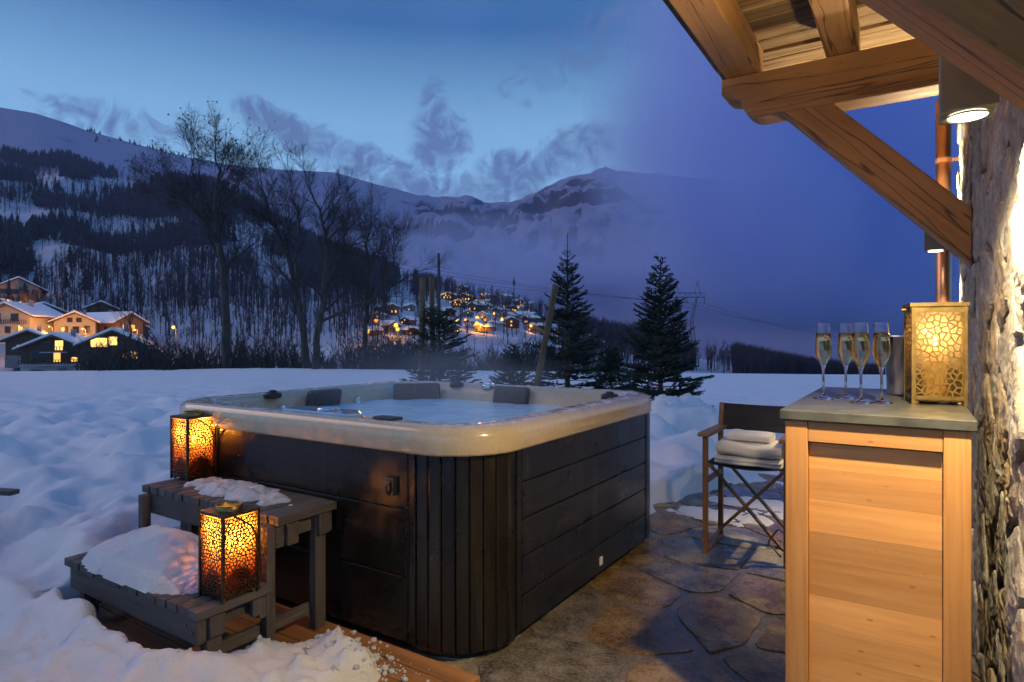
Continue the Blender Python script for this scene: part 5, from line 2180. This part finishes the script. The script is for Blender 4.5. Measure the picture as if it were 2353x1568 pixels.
tc_x, tc_y = (HX0 + HX1) / 2 + .005, HY0 + .165
towel((tc_x, tc_y, .540), .385, .30, .060, R(0), 'large folded white towel lying on the chair seat, bottom of the stack', 2, 1)
towel((tc_x + .005, tc_y - .005, .598), .37, .29, .090, R(1), 'thick folded white towel in the middle of the stack', 1, 2)
towel((tc_x - .005, tc_y - .005, .686), .255, .20, .055, R(-1), 'small rolled white towel on top of the stack', 1, 3)

# ================================================================== the stone house wall
def rubble(name, a, b, c):
    t = NT(name)
    v = t.coords(rand=True)
    f = t.noise(v, 6, 8, .65)
    g = t.noise(v, 38, 7, .7, .4)
    lich = t.ramp(t.noise(v, 11, 6, .6), [(.56, gray(0)), (.64, gray(1))])
    k = t.math('ADD', t.math('MULTIPLY', f, .55), t.math('MULTIPLY', g, .45))
    col = t.ramp(k, [(.32, a), (.5, b), (.68, c)])
    col = t.mix(t.math('MULTIPLY', lich, .45), col, (.30, .20, .11))
    t.bsdf(Base_Color=col, Roughness=.85, Normal=t.bump(k, .9, .022))


rubble('rubble_grey', (.07, .066, .062), (.25, .24, .22), (.46, .44, .40))
rubble('rubble_buff', (.09, .07, .05), (.28, .23, .165), (.48, .42, .33))
simple('wall_mortar', (.17, .155, .13), (.30, .275, .23), .95, 20, bump=.8, bscale=50)
WX, WY0, WY1, WZ = .225, .30, 4.40, 3.05
wall = thing('stone_wall', (WX + .3, 2.4, 0), 'rough rubble stone wall of the chalet at the right edge', 'wall')
MB().box(WX + .045, WX + .60, WY0, WY1, -.2, WZ).build('mortar_core', 'wall_mortar', wall)
rs = random.Random(3)
pts = jitter_grid(WY0, WY1, -.05, WZ, .36, .20, .30, rs)


def rubble_stone(poly, place, depth_):
    q = inset(poly, rs.uniform(.007, .014))
    if not q or len(q) < 3:
        return
    cxm_, cym_ = sum(p[0] for p in q) / len(q), sum(p[1] for p in q) / len(q)
    ring = []
    for i in range(len(q)):
        a, b = q[i], q[(i + 1) % len(q)]
        L = math.hypot(b[0] - a[0], b[1] - a[1])
        n_ = max(1, int(L / .02))
        for k in range(n_):
            ring.append((a[0] + (b[0] - a[0]) * k / n_, a[1] + (b[1] - a[1]) * k / n_))
    ring = [((ring[i - 1][0] + 2 * ring[i][0] + ring[(i + 1) % len(ring)][0]) / 4, (ring[i - 1][1] + 2 * ring[i][1] + ring[(i + 1) % len(ring)][1]) / 4) for i in range(len(ring))]
    if len(ring) < 5:
        return
    sd_ = rs.uniform(0, 50)
    proud = rs.uniform(-.005, .006)
    tx, tz = rs.uniform(-.025, .025), rs.uniform(-.05, .05)
    m = MB()
    rings = []
    for (k, o) in ((1.0, -.05), (.996, .002), (.98, .012), (.90, .016), (.76, .018), (.60, .018), (.44, .018), (.28, .018), (.1, .018)):
        rr = []
        for (y, z) in ring:
            Y, Z = cxm_ + (y - cxm_) * k, cym_ + (z - cym_) * k
            h = o + proud
            if o > -.05:
                h += .004 * noise.noise(Vector((Y * 9, Z * 8, sd_))) + .005 * noise.noise(Vector((Y * 24, Z * 20, sd_))) + .005 * noise.noise(Vector((Y * 55, Z * 46, sd_))) + tx * (Y - cxm_) + tz * (Z - cym_)
            rr.append(place(Y, Z, h))
        rings.append(rr)
    m.loft(rings, cap1=True)
    m.build('stone', rs.choice(('rubble_grey', 'rubble_grey', 'rubble_buff')), wall, smooth=False)


for poly in voronoi(pts, WY0, WY1, 0, WZ, 1.2):
    if len(poly) > 2:
        rubble_stone(poly, lambda y, z, h: (WX + .04 - h - .035, y, z), .03)
# the wall's far end
pts = jitter_grid(WX + .05, WX + .6, -.05, WZ, .30, .20, .25, rs)
for poly in voronoi(pts, WX + .03, WX + .6, 0, WZ, 1.2):
    if len(poly) > 2:
        rubble_stone(poly, lambda x, z, h: (x, WY1 - .03 + h, z), .03)

# ================================================================== roof timbers
wood('spruce_beam_x', (.26, .115, .032), (.48, .25, .085), 'x', .6, 16, .9, .2, .4, cracks=.85)
wood('spruce_beam_y', (.26, .125, .042), (.50, .28, .11), 'y', .6, 16, .9, .2, .4, cracks=.85)
wood('spruce_brace', (.30, .135, .036), (.52, .27, .085), 'x', .6, 16, 1.0, .15, .4, cracks=.85)
wood('roof_boards', (.15, .085, .036), (.42, .29, .14), 'x', .75, 18, .9, .75, .6, cracks=.7)
roof = thing('roof_overhang', (-.3, 2.4, 2.4), 'timber roof overhang with braced beams at the upper right', 'roof')
BZ0, BZ1 = 2.455, 2.685


def beam(y0, y1, x_tip):
    m = MB()
    # the underside of the tip is cut in a step with a rounded nose
    pr = [(WX + .10, BZ0), (x_tip + .22, BZ0)]
    for k in range(7):
        a = R(270 - 90 * k / 6)
        pr.append((x_tip + .20 + .10 * math.cos(a) - 0, BZ0 + .10 + .10 * math.sin(a)))
    pr += [(x_tip + .03, BZ0 + .118), (x_tip, BZ0 + .15), (x_tip, BZ1), (WX + .10, BZ1)]
    m.prism_xz(pr[::-1], y0, y1)
    return m.build('beam', 'spruce_beam_x', roof, bevel=.006)


beam(3.40, 3.56, -.862)
beam(1.20, 1.36, -.862)


def brace(y0, y1):
    """parallel-sided strut from the wall up to the beam, its grain along its length"""
    lo0, lo1 = (.215, 1.635), (-.575, 2.470)
    up0, up1 = (.215, 1.885), (-.345, 2.470)
    ang = math.atan2(lo1[1] - lo0[1], lo0[0] - lo1[0])
    m = MB()
    m.prism_xz([lo0, up0, up1, lo1][::-1], y0, y1)
    o = m.build('brace', 'spruce_brace', roof, bevel=.006)
    rot = Matrix.Rotation(ang, 4, 'Y')
    o.data.transform(rot.inverted())
    o.matrix_local = rot
    return o


brace(3.405, 3.555)
brace(1.205, 1.355)
# moulding along the near brace
for (x0, x1) in ((-.845, -.680), (-.365, -.225), (.10, .24)):
    m = MB().box(x0, x1, -.6, 3.555, BZ1 + .004, BZ1 + .175)
    m.build('rafter', 'spruce_beam_y', roof, bevel=.010)
y = -.6
k = 0
rs = random.Random(8)
while y < 4.7:
    wd = rs.uniform(.11, .17)
    dz = rs.uniform(0, .016)
    m = MB()
    nn = 26
    ph = rs.uniform(0, 30)
    rings = []
    for q in range(nn + 1):
        x = -.95 + 1.75 * q / nn
        e0 = y + .006 + .010 * noise.noise(Vector((x * 3.2, ph, 0)))
        e1 = y + wd - .006 + .010 * noise.noise(Vector((x * 3.2, ph, 7)))
        zb = BZ1 + .180 + dz + .004 * noise.noise(Vector((x * 2, ph, 3)))
        rings.append([(x, e0 + .005, zb), (x, e1 - .005, zb), (x, e1, zb + .008), (x, e1, zb + .026), (x, e0, zb + .026), (x, e0, zb + .008)])
    m.loft(rings, cap0=True, cap1=True)
    m.build('roof_board', 'roof_boards', roof)
    y += wd
MB().box(-1.0, .85, -.65, 4.80, BZ1 + .225, BZ1 + .245).build('roof_deck', 'chalet_timber', roof)
m = MB()
m.box(-1.04, .85, -.65, 4.83, BZ1 + .246, BZ1 + .42)
m.build('roof_snow', 'snow', roof, bevel=.06, seg=3)

# ================================================================== copper pipe and wall lamps
t = NT('copper')
v = t.coords((1, 1, .3), rand=False)
t.bsdf(Base_Color=t.ramp(t.noise(v, 9, 5), [(.3, (.42, .19, .10)), (.7, (.66, .34, .19))]), Metallic=.9, Roughness=.34)
pp = thing('copper_downpipe', (.145, 4.50, 0), 'copper rain pipe running down past the end of the stone wall', 'pipe')
MB().tube([(.145, 4.50, 0), (.145, 4.50, 2.72)], .040, 20).build('tube', 'copper', pp, smooth=True)
for z in (.6, 1.46, 2.35):
    m = MB()
    m.tube([(.145, 4.50, z), (.145, 4.50, z + .025)], .0435, 20)
    m.box(.17, .30, 4.485, 4.50, z + .004, z + .02)
    m.build('bracket', 'copper', pp)
simple('lamp_housing', (.10, .10, .085), (.15, .15, .13), .5, 8)
emit('lamp_lens', (1.0, .88, .62), 14)


def wall_lamp(y, z, label, power, up, cone):
    x = .100
    th = thing('wall_lamp', (x, y, z), label, 'lamp', None)
    m = MB()
    m.box(x - .052, x + .052, y - .052, y + .052, z + .004, z + .20)
    m.build('housing', 'lamp_housing', th, bevel=.003)
    MB().box(x + .053, WX + .03, y - .03, y + .03, z + .06, z + .14).build('bracket', 'lamp_housing', th)
    m = MB()
    n_ = 32
    rg1 = [(x + .047 * math.cos(2 * math.pi * k / n_), y + .047 * math.sin(2 * math.pi * k / n_), z - .001) for k in range(n_)]
    rg2 = [(x + .040 * math.cos(2 * math.pi * k / n_), y + .040 * math.sin(2 * math.pi * k / n_), z - .003) for k in range(n_)]
    rg3 = [(x + .037 * math.cos(2 * math.pi * k / n_), y + .037 * math.sin(2 * math.pi * k / n_), z + .003) for k in range(n_)]
    m.loft([rg1, rg2, rg3])
    bz = m.build('bezel', 'lamp_housing', th, smooth=True)
    m = MB()
    m.lathe([(.0, .0), (.036, .0), (.036, .003), (.0, .003)], (x, y, z - .0005), 32)
    m.build('lens', 'lamp_lens', th)
    m = MB()
    m.lathe([(.0, .0), (.040, .0), (.040, .003), (.0, .003)], (x, y, z + .199), 32)
    m.build('upper_lens', 'lamp_lens', th)
    for (zz, rx, pw_) in ((-.012, 0.0, power), (.215, math.pi, up)):
        l_ = bpy.data.lights.new('lamp_beam', 'SPOT')
        l_.energy = pw_
        l_.color = (1.0, .75, .41)
        l_.spot_size = R(cone) if rx == 0 else R(160)
        l_.spot_blend = .7
        l_.shadow_soft_size = .022
        lo = bpy.data.objects.new('lamp_beam', l_)
        COL.objects.link(lo)
        lo.parent = th
        lo.location = (0, 0, zz)
        lo.rotation_euler = (rx, 0, 0)
    return th


wall_lamp(1.725, 1.812, 'box-shaped wall lamp throwing light down the stone wall', 122, 140, 165)
wall_lamp(4.237, 1.802, 'second wall lamp half hidden behind the diagonal brace', 115, 75, 92)

# a piece of dark wood sticking out of the snow at the left edge
m = MB()
q = cam_pt(-20, 1128, 4.0)
m.bar(cam_pt(-60, 1126, 4.0), cam_pt(34, 1132, 3.95), .07, .03)
tag(m.build('plank_end', 'step_wood_x', bevel=.004), 'dark end of a plank poking out of the snow at the left edge', 'plank')

# ================================================================== low cloud in the valley
def fog(name, c, half, dens, col, soft, label, nscale=1.6, namp=.9):
    """a bank of cloud: soft-edged, uneven density inside a closed ellipsoid"""
    t = NT(name + '_air')
    tcn = t.n('ShaderNodeTexCoord')
    ln = t.n('ShaderNodeVectorMath', operation='LENGTH')
    t.t.links.new(tcn.outputs['Object'], ln.inputs[0])
    nz_ = t.n('ShaderNodeTexNoise')
    nz_.inputs['Scale'].default_value = nscale
    nz_.inputs['Detail'].default_value = 3
    t.t.links.new(tcn.outputs['Object'], nz_.inputs['Vector'])
    a = t.math('SUBTRACT', 1.0, t.math('MULTIPLY', ln.outputs['Value'], 1.0))
    b = t.math('MULTIPLY', t.math('SUBTRACT', nz_.outputs[0], .5), namp)
    k = t.math('MULTIPLY', t.math('ADD', a, b), 1.0 / soft)
    k = t.math('MULTIPLY', t.math('MINIMUM', t.math('MAXIMUM', k, 0.0), 1.0), t.math('MINIMUM', t.math('MAXIMUM', t.math('MULTIPLY', a, 6.0), 0.0), 1.0))
    pv = t.n('ShaderNodeVolumePrincipled')
    pv.inputs['Color'].default_value = col + (1,)
    pv.inputs['Anisotropy'].default_value = .1
    t.t.links.new(t.math('MULTIPLY', k, dens), pv.inputs['Density'])
    t.t.links.new(pv.outputs[0], t.out.inputs['Volume'])
    bm = bmesh.new()
    bmesh.ops.create_icosphere(bm, subdivisions=3, radius=1.0)
    me = bpy.data.meshes.new(name)
    bm.to_mesh(me)
    bm.free()
    me.materials.append(t.m)
    o = bpy.data.objects.new(name, me)
    COL.objects.link(o)
    o.location = c
    o.rotation_euler = (0, 0, YAW)
    o.scale = half
    return tag(o, label, 'cloud', kind='stuff')


fog('fog_bank', cam_pt(1985, 410, 1000), (470, 230, 580), .0165, (.74, .81, 1.0), .5, 'great blue bank of fog filling the valley at the right', 2.6, 1.2)
fog('mist_veil', cam_pt(1170, 630, 1150), (430, 180, 125), .0060, (.76, .82, 1.0), .6, 'thin veil of mist drifting under the mountain ridge', 2.6, 1.1)
fog('steam', Vector((-2.55, 3.05, 1.06)), (.95, .90, .30), .15, (.92, .94, 1.0), .6, 'faint steam rising from the warm water of the tub', 2.2, 1.3)

# the evening air itself, from a metre under the valley floor to just over the summits
mb = MB().box(-4200, 3400, -900, 4300, -61, 1010)
t = NT('evening_air')
pv = t.n('ShaderNodeVolumePrincipled')
pv.inputs['Color'].default_value = (.62, .68, 1.0, 1)
pv.inputs['Density'].default_value = .00011
t.t.links.new(pv.outputs[0], t.out.inputs['Volume'])
tag(mb.build('haze', t.m), kind='stuff')

# crumbs of snow broken off along the shovelled edge
rg = random.Random(51)
mb = MB()
bmc = bmesh.new()
bmesh.ops.create_icosphere(bmc, subdivisions=1, radius=1.0)
IV = [v.co.copy() for v in bmc.verts]
IF = [tuple(v.index for v in f.verts) for f in bmc.faces]
bmc.free()
made = 0
while made < 700:
    i = rg.randrange(2, 10)
    a, b = GARDEN[i], GARDEN[i + 1]
    t_ = rg.random()
    x, y = a[0] + (b[0] - a[0]) * t_ + rg.gauss(0, .07), a[1] + (b[1] - a[1]) * t_ + rg.gauss(0, .07)
    if y > 1.94 or (x < -2.16 and y > 1.28):
        continue
    sd_ = float(poly_sdf(GARDEN, np.array([x]), np.array([y]))[0])
    if sd_ < -.20:
        continue
    z = max(garden_z(x, y, sd_), .022 if x < -1.40 and y > 1.28 else .003)
    r_ = .003 + .013 * rg.random() ** 4
    q = Vector((rg.uniform(0, 9), rg.uniform(0, 9), rg.uniform(0, 9)))
    mb.add([Vector((x, y, z + r_ * .4)) + Vector((v.x, v.y, v.z * .8)) * r_ * (1 + .45 * noise.noise(v * 1.4 + q)) for v in IV], IF)
    made += 1
tag(mb.build('snow_crumbs', 'snow_crust', smooth=True), 'crumbs of snow scattered along the shovelled edge by the deck', 'snow', kind='stuff')
